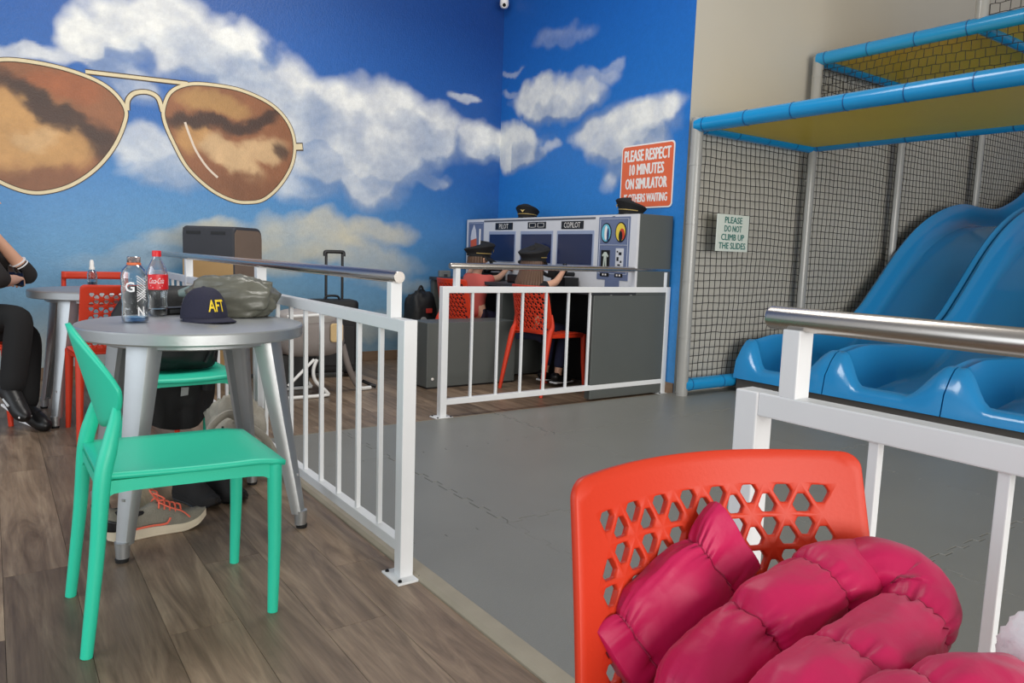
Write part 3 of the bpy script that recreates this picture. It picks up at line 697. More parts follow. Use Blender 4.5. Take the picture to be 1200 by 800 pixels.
def netpart(o, U, V, lu, lv, cell, r=.0034, brick=False, bulge=0):
    o, U, V = Vector(o), Vector(U).normalized(), Vector(V).normalized(); N = U.cross(V)
    nu, nv = int(lu/cell), int(lv/cell); mb = MB()
    def pt(i, j):
        u, v = i*lu/nu, j*lv/nv
        w = mnoise.noise(Vector((u*1.7, v*1.7, o.x)))*.022; w2 = mnoise.noise(Vector((u*1.7, v*1.7, o.x+9)))*.018
        e = math.sin(math.pi*i/nu)*math.sin(math.pi*j/nv)
        return o+U*(u+w*min(1, e*3)+random.uniform(-.003, .003))+V*(v+w2*min(1, e*3)+random.uniform(-.003, .003))+N*(bulge*e+random.uniform(-.002, .002))
    if brick: nu *= 2
    G = [[pt(i, j) for j in range(nv+1)] for i in range(nu+1)]
    def seg(a, b):
        d = (b-a).normalized(); n1 = d.cross(N).normalized(); A = [n1*r, -n1*r*.5+N*r*.87, -n1*r*.5-N*r*.87]
        mb.add([a+k for k in A]+[b+k for k in A], [(0, 1, 4, 3), (1, 2, 5, 4), (2, 0, 3, 5)])
    for i in range(nu+1):
        for j in range(nv+1):
            if i < nu: seg(G[i][j], G[i+1][j])
            if j < nv and (not brick or (i+j) % 2 == 0): seg(G[i][j], G[i][j+1])
    ob = mb.build('net', M_NET, t, world=True); ob['kind'] = 'stuff'; return ob
for a, b in zip(GX[:-1], GX[1:]): netpart((a+.045, YN, .14), (1, 0, 0), (0, 0, 1), b-a-.09, 1.82 if a < 5 else 2.5, .0555, bulge=.03)
netpart((GX[3]+.045, YN, 1.3), (1, 0, 0), (0, 0, 1), 1.6, 1.9, .0555, bulge=.02)
netpart((5.645, YN-.05, 2.05), (0, -1, 0), (0, 0, 1), 2.5, .62, .062, r=.0028, brick=True)
netpart((5.645, 2.5, 2.76), (0, -1, 0), (0, 0, 1), 1.5, .9, .062, r=.0028, brick=True)

# small notice hung on the net
M_SGREEN = mat('sign_dark_green_letters', (28, 112, 104), .5)
s = thing('notice_board', 'small pale notice on the play net asking not to climb up the slides', 'sign', (4.63, YN-.06, 1.10))
MB().box(-.185, .185, -.004, .004, .005, .282).build('board', mat('pale_sign_board', (214, 222, 214), .4), s, bevel=.002)
for k, (tx, w) in enumerate((('PLEASE', .20), ('DO NOT', .20), ('CLIMB UP', .265), ('THE SLIDES', .31))):
    text_part('lettering', tx, w, .047, lambda x, y, k=k: (x, -.0055, .24-.064*k+y), M_SGREEN, s, bold=.03, world=False)

# ---------------------------------------------------------------- wave slide, three lanes side by side
M_SL = mat('blue_moulded_plastic', (42, 142, 206), .2, var=.05, scale=2, coat=.25)
sl = thing('wave_slide', 'blue moulded wave slide with side by side lanes rising behind the railing', 'slide', (4.78, 2.95, 0))
rimP = [(4.90, .425), (5.16, .455), (5.45, .45), (5.75, .44), (6.05, .48), (6.38, .64), (6.63, .85), (7.02, 1.21), (7.37, 1.45), (7.76, 1.61), (8.19, 1.695), (8.67, 1.685), (9.07, 1.72), (9.66, 1.96), (10.4, 2.5), (11.2, 3.05)]
bedP = [(4.90, .165), (4.96, .135), (5.05, .130), (5.3, .145), (5.75, .185), (6.05, .25), (6.38, .42), (6.63, .62), (7.02, .97), (7.37, 1.21), (7.76, 1.38), (8.19, 1.47), (8.67, 1.47), (9.07, 1.50), (9.66, 1.74), (10.4, 2.28), (11.2, 2.83)]
xsS = [p.x for p in catmull([(x, 0, 0) for x, z in rimP], 5)]
rimZ = [p.z for p in catmull([(x, 0, z) for x, z in rimP], 5)]
bedc = catmull([(x, 0, z) for x, z in bedP], 5); bedZ = list(np.interp(xsS, [p.x for p in bedc], [p.z for p in bedc]))
NY = 28
us = [math.copysign(1-(1-abs(q))**1.6, q) for q in np.linspace(-1, 1, NY+1)]
def sm(e0, e1, x): q = min(1, max(0, (x-e0)/(e1-e0))); return q*q*(3-2*q)
def lane(y1, y0):
    yc, hw = (y0+y1)/2, (y1-y0)/2-.002; rows = []
    def g(u, front=0): return sm(.64-.12*front, .90-.06*front, abs(u))
    gl = lambda u: sm(.38, .90, abs(u))
    zt = [.215+(.425-.215)*gl(u) for u in us]
    for xx, k in ((4.755, 0.0), (4.760, .45), (4.775, .78), (4.81, .95), (4.85, 1.0)):
        rows.append([(xx+(.085*gl(u)*k if k > .5 else .04*k*gl(u)), yc+hw*u, .125+(z-.125)*k) for u, z in zip(us, zt)])
    for i, xx in enumerate(xsS):
        fr = max(0, 1-(xx-4.9)/.8); 
        row = []
        for u in us:
            z = bedZ[i]+(rimZ[i]-bedZ[i])*sm(.76-.06*(1-fr), .90, abs(u))
            if abs(u) > .9: z -= .03*((abs(u)-.9)/.1)**2
            row.append((xx+.085*gl(u)*max(0, 1-(xx-4.85)/.5), yc+hw*u, z))
        rows.append(row)
    n = NY+1; vs = [p for r in rows for p in r]; fs = [(i*n+j, i*n+j+1, (i+1)*n+j+1, (i+1)*n+j) for i in range(len(rows)-1) for j in range(NY)]
    k = len(vs)   # side skirts
    for side in (0, NY):
        base = len(vs)
        for i in range(len(rows)):
            x_, y_, z_ = rows[i][side]; vs.append((x_, y_, max(.125, z_-.32)))
        for i in range(len(rows)-1):
            q = (i*n+side, (i+1)*n+side, base+i+1, base+i); fs.append(q if side else q[::-1])
    return MB().add(vs, fs).build('slide_lane', M_SL, sl, smooth=True, world=True)
lane(3.72, 2.955); lane(2.95, 2.155); lane(2.15, 1.355)
MB().box(4.79, 8.2, 1.36, 3.715, .013, .124).build('foam_base', mat('dark_grey_foam', (84, 80, 76), .7, var=.1), sl, world=True, bevel=.008)

# ---------------------------------------------------------------- signs and fittings on the walls
sg = thing('wall_sign', 'orange sign with white capitals about ten minutes on the simulator', 'sign', (XR-.004, 4.265, 1.40))
M_SO = mat('sign_orange', (228, 104, 62), .35); M_SW = mat('sign_white', (240, 236, 232), .4)
def rrect(w, h, r, n=5):
    P = []
    for cx, cy, a0 in ((w/2-r, h/2-r, 0), (-w/2+r, h/2-r, 90), (-w/2+r, -h/2+r, 180), (w/2-r, -h/2+r, 270)):
        for k in range(n+1): a = R(a0+90*k/n); P.append((cx+r*math.cos(a), cy+r*math.sin(a)))
    return P
SY, SZ, SW, SH = 4.28, 1.675, .575, .50
MB().prism(rrect(SW, SH, .035), lambda u, v, h: (XR-h, SY-u, SZ+v), .002, .006).build('white_border', M_SW, sg, world=True)
MB().prism(rrect(SW-.022, SH-.022, .028), lambda u, v, h: (XR-h, SY-u, SZ+v), .006, .0072).build('orange_face', M_SO, sg, world=True)
for tx, w, h, dz in (('PLEASE RESPECT', .50, .088, .165), ('10 MINUTES', .37, .083, .055), ('ON SIMULATOR', .45, .083, -.055), ('IF OTHERS WAITING', .47, .064, -.168)):
    text_part('lettering', tx, w, h, lambda x, y, dz=dz: (XR-.0078, SY-x, SZ+dz+y), M_SW, sg, bold=.045)
cc = thing('security_camera', 'small white dome security camera high in the mural corner', 'camera', (4.17, 6.24, 3.41))
MB().lathe([(0, -.03), (.03, -.022), (.042, 0), (.042, .045), (.034, .06), (0, .062)], 20).build('housing', M_SW, cc, smooth=True)
MB().tube([(0, 0, .01), (-.03, -.045, -.012)], [.03, .026], 16).build('lens_barrel', M_SW, cc, smooth=True)
MB().tube([(-.03, -.045, -.012), (-.033, -.049, -.0135)], .017, 14).build('lens', mat('lens_black', (14, 14, 16), .1), cc, smooth=True)
MB().tube([(0, 0, .03), (.03, .05, .06), (.06, .11, .06)], .018, 10).build('bracket', M_SW, cc, smooth=True)
ot = thing('wall_outlet', 'grey electrical outlet box on the mural beside the simulator', 'outlet', (3.63, YB-.025, .72))
MB().box(-.06, .06, -.02, .022, 0, .13).build('box', mat('outlet_grey', (120, 124, 124), .5), ot, bevel=.006)
MB().box(-.02, .02, -.026, -.02, .035, .095).build('cover', mat('outlet_dark', (60, 62, 64), .5), ot, bevel=.003)

# ---------------------------------------------------------------- flight simulator console
sim = thing('flight_simulator', 'grey two-seat flight simulator console with dark blue screens against the mural', 'console', (3.85, 5.1, 0))
M_SIM = mat('dark_grey_laminate', (86, 90, 88), .5, var=.05, scale=6)
M_FAS = mat('silver_fascia', (214, 215, 220), .35, var=.06, scale=6)
M_PAN = mat('slate_blue_panel', (104, 116, 148), .4, var=.1, scale=9)
M_SCR = mat('dark_blue_screen', (24, 36, 78), .12)
M_BLK = mat('black_plastic', (16, 16, 18), .4)
Y0, Y1, XF, ZT = 3.955, 6.33, 3.87, 1.355
B = lambda nm, a, m, p=sim, bv=.003: MB().box(*a).build(nm, m, p, world=True, bevel=bv)
B('upper_cabinet', (XF+.02, 4.235, Y0, Y1, .76, ZT), M_SIM, bv=.004)
for y0, y1 in ((Y0, Y0+.06), (5.10, 5.16), (Y1-.06, Y1)): B('side_panel', (3.48, 4.235, y0, y1, .014, .76), M_SIM)
B('kick_back', (4.0, 4.235, Y0+.06, Y1-.06, .002, .76), M_BLK)
B('desk_top', (3.46, XF+.02, Y0+.005, Y1, .762, .79), mat('desk_charcoal', (52, 54, 58), .4))
def face(y0, y1, z0, z1, x0, m, nm, d=.006, par=sim): return MB().box(XF+x0-d, XF+x0, min(y0, y1), max(y0, y1), z0, z1).build(nm, m, par, world=True, bevel=.0015)
face(Y0, Y1, .79, ZT-.004, .02, M_FAS, 'fascia', .02)
face(4.42, 6.02, 1.322, 1.338, 0, mat('trim_dark', (96, 98, 106), .4), 'groove', .002)
for y1, y0 in ((5.905, 5.505), (5.395, 4.965), (4.875, 4.445)):
    bz = face(y0-.018, y1+.018, .955, 1.235, 0, mat('bezel_light_blue', (150, 162, 190), .4), 'screen_bezel', .004)
    o = MB().box(XF-.0075-3.85, XF-.0035-3.85, y0-5.1, y1-5.1, .965, 1.207).build('screen', M_SCR, bz)
for y, w, tx in ((5.68, .24, 'PILOT'), (4.70, .24, 'COPILOT')):
    n = face(y-w/2-.02, y+w/2+.02, 1.248, 1.312, 0, M_BLK, 'nameplate', .004)
    vsx, fsx = text_fit(tx, w*.62 if tx == 'PILOT' else w*.86, .044, 0)
    MB().add([(XF-.0052-3.85, y-x-5.1, 1.28+z) for x, z in vsx], fsx).build('lettering', M_SW, n)
n = face(5.18-.13, 5.18+.13, 1.255, 1.312, 0, M_BLK, 'nameplate', .004)
for yy in (5.12, 5.24):
    for a, b, c, d in ((-.045, .045, 1.300, 1.303), (-.045, .045, 1.266, 1.269), (-.045, -.041, 1.266, 1.303), (.041, .045, 1.266, 1.303)):
        MB().box(XF-.0052-3.85, XF-.004-3.85, yy+a-5.1, yy+b-5.1, c, d).build('outline_mark', M_SW, n)
# right instrument panel
pn = face(4.03, 4.375, .86, 1.335, 0, M_PAN, 'instrument_panel', .004)
def pf(y0, y1, z0, z1, m, nm, d=.0065): return MB().box(XF-d-3.85, XF-.003-3.85, y0-5.1, y1-5.1, z0, z1).build(nm, m, pn, bevel=.001)
M_PL = mat('panel_line_light', (190, 196, 210), .4)
for z in (1.318, 1.122, .905): pf(4.045, 4.36, z, z+.004, M_PL, 'panel_line')
for y in (4.045, 4.356): pf(y, y+.004, .905, 1.32, M_PL, 'panel_line')
def oval(y, z, ry, rz, m, nm, d=.008):
    return MB().prism([(ry*math.cos(2*math.pi*k/24), rz*math.sin(2*math.pi*k/24)) for k in range(24)], lambda u, v, h: (XF-h-3.85, y-u-5.1, z+v), .003, d).build(nm, m, pn)
oval(4.285, 1.215, .058, .075, M_BLK, 'gauge_ring'); oval(4.285, 1.215, .05, .066, mat('gauge_sky', (110, 190, 214), .3), 'gauge_face', .009); oval(4.285, 1.215, .016, .055, M_SW, 'gauge_mark', .010); oval(4.262, 1.20, .012, .05, mat('gauge_navy', (30, 60, 110), .3), 'gauge_mark', .0105)
oval(4.125, 1.22, .058, .075, M_BLK, 'gauge_ring'); oval(4.125, 1.22, .05, .066, mat('gauge_yellow', (232, 206, 74), .3), 'gauge_face', .009); oval(4.108, 1.205, .03, .042, mat('gauge_red', (200, 66, 40), .3), 'gauge_mark', .010); oval(4.122, 1.19, .02, .04, M_BLK, 'gauge_mark', .0105)
pf(4.235, 4.335, .93, 1.085, M_BLK, 'picture_plate'); 
MB().prism([(-.035, 1.045), (-.012, 1.07), (.012, 1.07), (.036, 1.04), (.03, 1.03), (.014, 1.045), (.02, .94), (.008, .94), (0, 1.03), (-.008, .94), (-.022, .94), (-.014, 1.045), (-.028, 1.035)], lambda u, v, h: (XF-h-3.85, 4.285-u-5.1, v), .006, .0075).build('figure_mark', mat('figure_pale', (196, 206, 196), .4), pn)
pf(4.235, 4.262, .935, .955, mat('mark_green', (40, 150, 80), .4), 'green_mark', .008)
pf(4.085, 4.17, .955, 1.10, mat('plate_pale', (206, 208, 214), .4), 'picture_plate')
for yy, zz, w, h in ((4.12, 1.06, .03, .022), (4.145, 1.02, .022, .03), (4.11, 1.0, .018, .016), (4.13, .975, .03, .012), (4.15, 1.075, .015, .012)): pf(yy-w/2, yy+w/2, zz-h/2, zz+h/2, M_BLK, 'plate_mark', .0078)
pf(4.235, 4.335, .885, .912, M_BLK, 'label_plate', .0075); pf(4.085, 4.17, .885, .912, M_BLK, 'label_plate', .0075)
for yy in (4.30, 4.27, 4.145, 4.115): pf(yy-.008, yy+.008, .892, .905, M_SW, 'label_mark', .0085)
# left instrument panel
pl = face(6.02, 6.29, .86, 1.325, 0, M_PAN, 'instrument_panel', .004); pn = pl
for z in (1.31, .95): pf(6.035, 6.275, z, z+.004, M_PL, 'panel_line')
MB().prism([(-.05, 1.10), (-.055, 1.18), (-.04, 1.24), (0, 1.30), (.03, 1.25), (.045, 1.18), (.05, 1.10)], lambda u, v, h: (XF-h-3.85, 6.19-u-5.1, v), .003, .0065).build('rocket_mark', mat('rocket_white', (214, 214, 222), .4), pn)
MB().prism([(-.05, 1.06), (-.055, 1.15), (.05, 1.17), (.055, 1.07), (0, 1.03)], lambda u, v, h: (XF-h-3.85, 6.19-u-5.1, v), .006, .0075).build('flame_mark', mat('rocket_orange', (214, 96, 62), .4), pn)
pf(6.07, 6.095, 1.06, 1.26, M_SW, 'panel_line')
# yokes, throttle box
for y in (5.70, 4.66):
    yk = MB().tube([(XF, y, .885), (XF-.20, y, .885)], .018, 12).build('yoke', M_BLK, sim, smooth=True, world=True)
    def yw(mb, nm): mb.v = [(a-3.85, b-5.1, c) for a, b, c in mb.v]; return mb.build(nm, M_BLK, yk, smooth=True)
    yw(MB().tube(catmull([(XF-.22, y-.15, .97), (XF-.21, y-.15, .90), (XF-.20, y-.07, .87), (XF-.20, y+.07, .87), (XF-.21, y+.15, .90), (XF-.22, y+.15, .97)], 6), .016, 10), 'yoke_grip')
    yw(MB().box(XF-.225, XF-.185, y-.05, y+.05, .855, .915), 'yoke_hub')
    yw(MB().box(XF-.16, XF-.02, y-.09, y+.09, .79, .86), 'yoke_base')
th = MB().box(3.60, 3.78, 5.06, 5.22, .79, .86).build('throttle_box', M_BLK, sim, world=True, bevel=.01)
MB().tube([(3.69-3.85, .02, .86), (3.66-3.85, .02, .96)], [.008, .008], 8).build('lever', M_STEEL, th, smooth=True); MB().lathe([(0, -.018), (.016, -.01), (.018, .006), (0, .018)], 12, (3.66-3.85, .02, .968)).build('lever_knob', M_BLK, th, smooth=True)
# paper on the fascia under the right panel
face(4.12, 4.28, .80, .86, 0, M_PAN, 'lower_tab', .004)
# grey box beside the pilot seat
gx = thing('grey_box', 'plain dark grey box standing beside the pilot seat behind the railing', 'box', (3.03, 5.0, 0))
MB().box(-.385, .42, -.15, .13, .012, .50).build('carcass', M_SIM, gx, bevel=.004); MB().box(-.375, .41, -.14, .12, 0, .012).build('plinth', M_BLK, gx)
_o = MB().lathe([(.011, 0), (.011, .004), (.006, .007), (0, .008)], 10, (0, 0, 0)).build('cap_screw', M_SW, gx)
_o.matrix_basis = Matrix.Translation((-.335, -.15, .075)) @ Matrix.Rotation(R(90), 4, 'X')

# ---------------------------------------------------------------- pink puffer jacket heaped on the near chair (chair coordinates)
M_PINK = mat('magenta_quilted_nylon', (190, 14, 82), .46, var=.08, scale=7, sheen=.12, bump=.12, bscale=38, spec=.35)
M_PINKD = mat('magenta_seam_thread', (150, 18, 66), .6)
jk = thing('puffer_jacket', 'magenta pink quilted puffer jacket heaped on the orange chair seat', 'jacket', (.618, .315, .44), R(168.5))
def puff(name, P, ra, rb, up, seams, seed, parent=jk, depth=.13, caps=True, dz=-.44, nr=150, n=72, pw=.85, phase=0):
    Q = [Vector(p)+Vector((0, 0, dz)) for p in P]; D = catmull(Q, 14); L = len(D)
    def lerp(a, s): return a if not isinstance(a, (list, tuple)) else float(np.interp(s, np.linspace(0, 1, len(a)), a))
    vs = []; up = Vector(up); rings = nr
    seg_lens = [0]
    for i in range(L-1): seg_lens.append(seg_lens[-1]+(D[i+1]-D[i]).length)
    T = seg_lens[-1]; off = Vector((seed*5.1, seed*2.3, seed))
    centers = []
    for i in range(rings+1):
        s = i/rings; x = s*T; k = min(L-2, max(0, int(np.searchsorted(seg_lens, x))-1)); f = (x-seg_lens[k])/max(1e-6, seg_lens[k+1]-seg_lens[k])
        c = D[k].lerp(D[k+1], f); t = (D[min(L-1, k+2)]-D[max(0, k-1)]).normalized()
        w = t.cross(up).normalized(); u = w.cross(t)
        ph = s*seams+phase; q = abs(math.sin(math.pi*ph)); sf = 1-depth*(1-min(1, q*1.7))**1.6-.06*(1-min(1, q*9))**2-.03*(1-q)
        cap = 1
        if caps: cap = min(1, math.sqrt(max(0, 1-(1-min(1, s/.06))**2))+.02)*min(1, math.sqrt(max(0, 1-(1-min(1, (1-s)/.06))**2))+.02)
        a, b = lerp(ra, s), lerp(rb, s)
        for j in range(n):
            th = 2*math.pi*j/n; ca, sa = math.cos(th), math.sin(th)
            d = w*(math.copysign(abs(ca)**pw, ca)*a)+u*(math.copysign(abs(sa)**pw, sa)*b)
            p = c+d*sf*cap
            # crumple: fine creases gathered near the seams, broad dents elsewhere
            near = (1-min(1, q*1.1))
            e1 = Vector((ca*2.2, sa*2.2, s*T*14)); wr = mnoise.noise(p*13+off)*.010-abs(mnoise.noise(e1+off))*.004-near**1.3*abs(mnoise.noise(Vector((ca*5.5, sa*5.5, s*T*7+seed+4))))*.015-abs(mnoise.noise(p*38+off))*.0012
            vs.append(p+d.normalized()*wr*(.3+.7*cap))
    fs = [(i*n+j, i*n+(j+1) % n, (i+1)*n+(j+1) % n, (i+1)*n+j) for i in range(rings) for j in range(n)]
    fs += [tuple(range(n-1, -1, -1)), tuple(rings*n+j for j in range(n))]
    ob = MB().add(vs, fs).build(name, M_PINK, parent, smooth='all')
    for k in range(1, 9):
        i = int(round((k-phase)/seams*rings))
        if i < 6 or i > rings-6: continue
        cen = sum((Vector(vs[i*n+j]) for j in range(n)), Vector())/n
        MB().tube([Vector(vs[i*n+j])+(Vector(vs[i*n+j])-cen).normalized()*.0004 for j in range(n)], .0011, 5, closed=True).build('seam', M_PINKD, ob, smooth=True)
    return ob
puff('sleeve', [(-.175, -.150, .668), (-.152, -.149, .680), (-.079, -.137, .674), (-.005, -.125, .655), (.066, -.115, .628), (.115, -.105, .598), (.15, -.09, .55)], [.036, .044, .046, .047, .045], [.036, .044, .047, .047, .045], (0, .25, 1), 3.6, 2, nr=220, depth=.09)
puff('sleeve', [(-.140, -.148, .662), (-.160, -.143, .684), (-.184, -.118, .672), (-.170, -.086, .655), (-.118, -.062, .652), (-.036, -.035, .655), (.035, -.015, .652), (.09, .0, .635), (.125, .01, .58)], [.036, .043, .046, .048, .047, .045], [.036, .043, .046, .047, .046, .044], (0, .3, 1), 3.1, 5, nr=240, depth=.09)
puff('front_panel', [(-.028, -.210, .718), (.020, -.200, .690), (.065, -.190, .663), (.108, -.180, .640), (.150, -.170, .617)], [.050, .054, .055, .055, .050], [.013, .021, .022, .021, .013], (0, .95, .3), 1.667, 9, caps=False, pw=.6, phase=.583, depth=.10)
puff('hood', [(.09, .02, .60), (.064, .035, .640), (.005, .036, .650), (-.068, .037, .650), (-.134, .039, .645), (-.19, .045, .60)], [.034, .040, .042, .040, .036], [.034, .040, .042, .04, .03], (0, .3, 1), 2.3, 12, depth=.09)
body = ell_blob(folds(4, .10, 2.0), (-.03, .0, .10), (.155, .145, .112), 48, 28, .8, zmin=.022).build('jacket_body', M_PINK, jk, smooth='all')
M_FLUFF = mat('white_fleece', (226, 230, 234), .9, bump=.35, bscale=60, sheen=.6)
ell_blob(lambda d: .08*mnoise.noise(d*6)+.04*mnoise.noise(d*17), (-.205, .03, .222), (.042, .045, .05), 40, 28).build('fleece_trim', M_FLUFF, jk, smooth='all')

# ---------------------------------------------------------------- things on the table
ZT1 = .742
M_CLR = clear_mat('clear_pet'); M_CLR2 = clear_mat('clear_pet_blue', (205, 228, 245), .5)
gb_ = thing('sports_drink_bottle', 'empty clear sports drink bottle with an orange cap ring on the silver table', 'bottle', (.42, 2.95, ZT1))
MB().lathe([(0, .004), (.03, .002), (.040, .004), (.0435, .014), (.0435, .05), (.0415, .065), (.0445, .085), (.042, .10), (.0445, .118), (.043, .135), (.0445, .155), (.044, .170), (.038, .188), (.026, .202), (.0205, .208), (.0205, .222)], 36).build('bottle_body', M_CLR, gb_, smooth=True)
MB().lathe([(.036, .004), (.042, .005), (.0440, .012), (.0438, .020), (.041, .0201)], 36).build('blue_base', clear_mat('clear_blue_base', (165, 198, 226), .6), gb_, smooth=True)
MB().lathe([(.0228, .203), (.0235, .205), (.0235, .212), (.0205, .213)], 28).build('cap_ring', mat('bottle_orange', (226, 112, 66), .4), gb_, smooth=True)
MB().lathe([(.0208, .213), (.0222, .215), (.0222, .232), (.020, .234), (0, .234)], 28).build('cap', clear_mat('clear_cap', (250, 222, 210), .6), gb_, smooth=True)
M_LW = mat('bottle_white_print', (236, 236, 238), .5)
def wrap(vs, r, ang, z0): return [(r*math.cos(ang+x/r), r*math.sin(ang+x/r), z0+y) for x, y in vs]
v_, f_ = text_fit('G', .032, .036, .02); MB().add(wrap(v_, .0452, R(-118), .128), f_).build('letter_mark', M_LW, gb_)
for k in range(11):
    z = .168-.009*k; pts = [(.0452*math.cos(R(-88+a)), .0452*math.sin(R(-88+a)), z-.0006*a*(1 if k < 8 else -1)) for a in range(0, 44, 4)]
    MB().tube(pts, .0011 if k % 2 else .0017, 5).build('print_stripe', M_LW, gb_)
v_, f_ = text_fit('N', .022, .032, .02); MB().add(wrap(v_, .0452, R(-72), .042), f_).build('letter_mark', M_LW, gb_)
cb = thing('cola_bottle', 'nearly empty cola bottle with a red label and red cap', 'bottle', (.535, 3.19, ZT1))
prof = [(0, .010), (.012, .004), (.028, .001), (.034, .008), (.0365, .03), (.034, .06), (.0355, .085), (.0385, .10), (.0395, .14), (.0385, .165), (.033, .188), (.022, .212), (.0145, .226), (.0135, .238)]
MB().lathe(prof, 36).build('bottle_body', M_CLR, cb, smooth=True)
MB().lathe([(0, .011), (.011, .005), (.027, .002), (.033, .009), (.0355, .028), (0, .0285)], 32).build('cola', mat('dark_cola', (22, 10, 8), .1), cb, smooth=True)
MB().lathe([(.0390, .104), (.0401, .105), (.0404, .14), (.0396, .162), (.0385, .163)], 36).build('label', mat('cola_red', (214, 26, 36), .4), cb, smooth=True)
MB().lathe([(.0165, .232), (.0165, .252), (.015, .255), (0, .255)], 24).build('cap', mat('cola_cap_red', (222, 30, 38), .4), cb, smooth=True)
v_, f_ = text_fit('Coca-Cola', .056, .022, 0)
v_ = [(x+.22*y, y) for x, y in v_]
MB().add(wrap(v_, .0409, R(-102), .139), f_).build('lettering', M_LW, cb)
for k, (w, z) in enumerate(((.044, .118), (.028, .111))): MB().add(wrap([(-w/2, 0), (w/2, 0), (w/2, .0035), (-w/2, .0035)], .0408, R(-104), z), [(0, 1, 2, 3)]).build('label_line', M_LW, cb)
sp = thing('spray_bottle', 'small clear spray bottle with a white cap on the other silver table', 'bottle', (.505, 5.16, ZT1))
sp.scale = (1.25, 1.25, 1.25)
MB().lathe([(0, .002), (.02, 0), (.022, .004), (.022, .065), (.018, .078), (.010, .086), (.010, .09)], 24).build('bottle_body', clear_mat('clear_pet_grey', (222, 230, 236), .65), sp, smooth=True)
MB().lathe([(0, .004), (.0205, .003), (.0205, .028), (0, .029)], 24).build('liquid', clear_mat('grey_liquid', (150, 160, 170), .3), sp, smooth=True)
MB().lathe([(.0125, .088), (.0125, .098), (.0105, .1), (.0095, .125), (.006, .134), (0, .135)], 20).build('spray_cap', M_SW, sp, smooth=True)

# navy cap, brim pointing along local +x
M_NAVY = mat('navy_twill', (38, 38, 58), .85, bump=.25, bscale=260)
M_BCAP = mat('black_twill', (17, 17, 19), .8, bump=.2, bscale=260)
def cap_parts(t, m, mb_, rx=.098, ry=.080, hh=.118, z0=0, brim=.07, peak=False):
    def crown(u, v):
        a = 2*math.pi*u; b = v*math.pi/2; q = math.cos(b)**.72; lift = 1+.10*math.cos(a)*(1-v)*v*4*.5
        seam = 1-.012*abs(math.cos(3*a))**20
        z = hh*math.sin(b)**1.05*lift
        return (rx*q*math.cos(a)*seam, ry*q*math.sin(a)*seam, z0+z)
    cr = MB().surf(crown, 60, 16, wu=True).build('crown', m, t, smooth='all')
    def br(u, v):
        a = (u-.5)*math.pi*1.02; r0x, r0y = rx*.99, ry*.99
        ext = brim*math.cos(a)**.55 if math.cos(a) > 0 else 0
        x = r0x*math.cos(a)+ext*v; y = r0y*math.sin(a)*(1+.04*v)
        return (x, y, z0+.006-.02*(y/ry)**2*v*.4-(.035*v if peak else .006*v))
    MB().surf(br, 24, 8).build('brim', mb_, t, smooth='all', solid=.004)
    MB().lathe([(.008, 0), (.007, .004), (0, .006)], 10, (0, 0, z0+hh-.002)).build('top_button', mb_, cr)
    return cr
cp = thing('baseball_cap', 'navy blue baseball cap with yellow letters on the silver table', 'cap', (.655, 2.955, ZT1+.008), R(-74))
cr = cap_parts(cp, M_NAVY, M_NAVY)
v_, f_ = text_fit('AFT', .070, .042, .016)
def on_crown(x, y):
    a = x/.088; b = math.asin(min(1, (.052+y)/.118)); q = math.cos(b)**.72; k = 1.035
    return (.098*q*math.cos(a)*k, .080*q*math.sin(a)*k, (.052+y)*1.04)
MB().add([on_crown(x, y) for x, y in v_], f_).build('lettering', mat('yellow_embroidery', (240, 206, 40), .6), cp)
MB().tube([(-.097, .02, .012), (-.112, 0, .006), (-.098, -.02, .010)], .004, 6).build('back_strap', M_NAVY, cp, smooth=True)

# grey crumpled bag behind the cap
pb = thing('plastic_bag', 'crumpled olive grey plastic bag lying on the silver table behind the cap', 'bag', (.80, 3.115, ZT1))
M_PB = mat('olive_grey_film', (104, 104, 94), .32, var=.25, scale=7, bump=.25, bscale=18)
def bagnoise(d):
    q = Vector((d.x*2.0, d.y*3.2, d.z*3.2)); return .15*mnoise.noise(q*.9)-.11*abs(mnoise.noise(q*1.8))-.035*abs(mnoise.noise(q*4.2))
ob = ell_blob(bagnoise, (0, 0, .068), (.185, .105, .098), 72, 40, .85, zmin=.002).build('bag_film', M_PB, pb, smooth='all')
ob.matrix_basis = Matrix.Rotation(R(-28), 4, 'Z')
MB().tube(catmull([(-.12, .05, .10), (-.155, .055, .095), (-.19, .065, .088)], 6), [.032-.0016*k for k in range(13)], 14).build('twisted_neck', mat('teal_grey_film', (120, 140, 138), .3, var=.2, scale=12), pb, smooth=True)
pc = thing('phone_case', 'small black case lying behind the cola bottle', 'case', (.60, 3.235, ZT1), R(20))
MB().prism(rrect(.10, .05, .012), lambda u, v, h: (u, v, h), 0, .03).build('shell', M_BLK, pc, bevel=.004); MB().box(-.03, .03, -.027, -.024, .008, .022).build('clasp', mat('case_grey', (70, 72, 74), .4), pc)

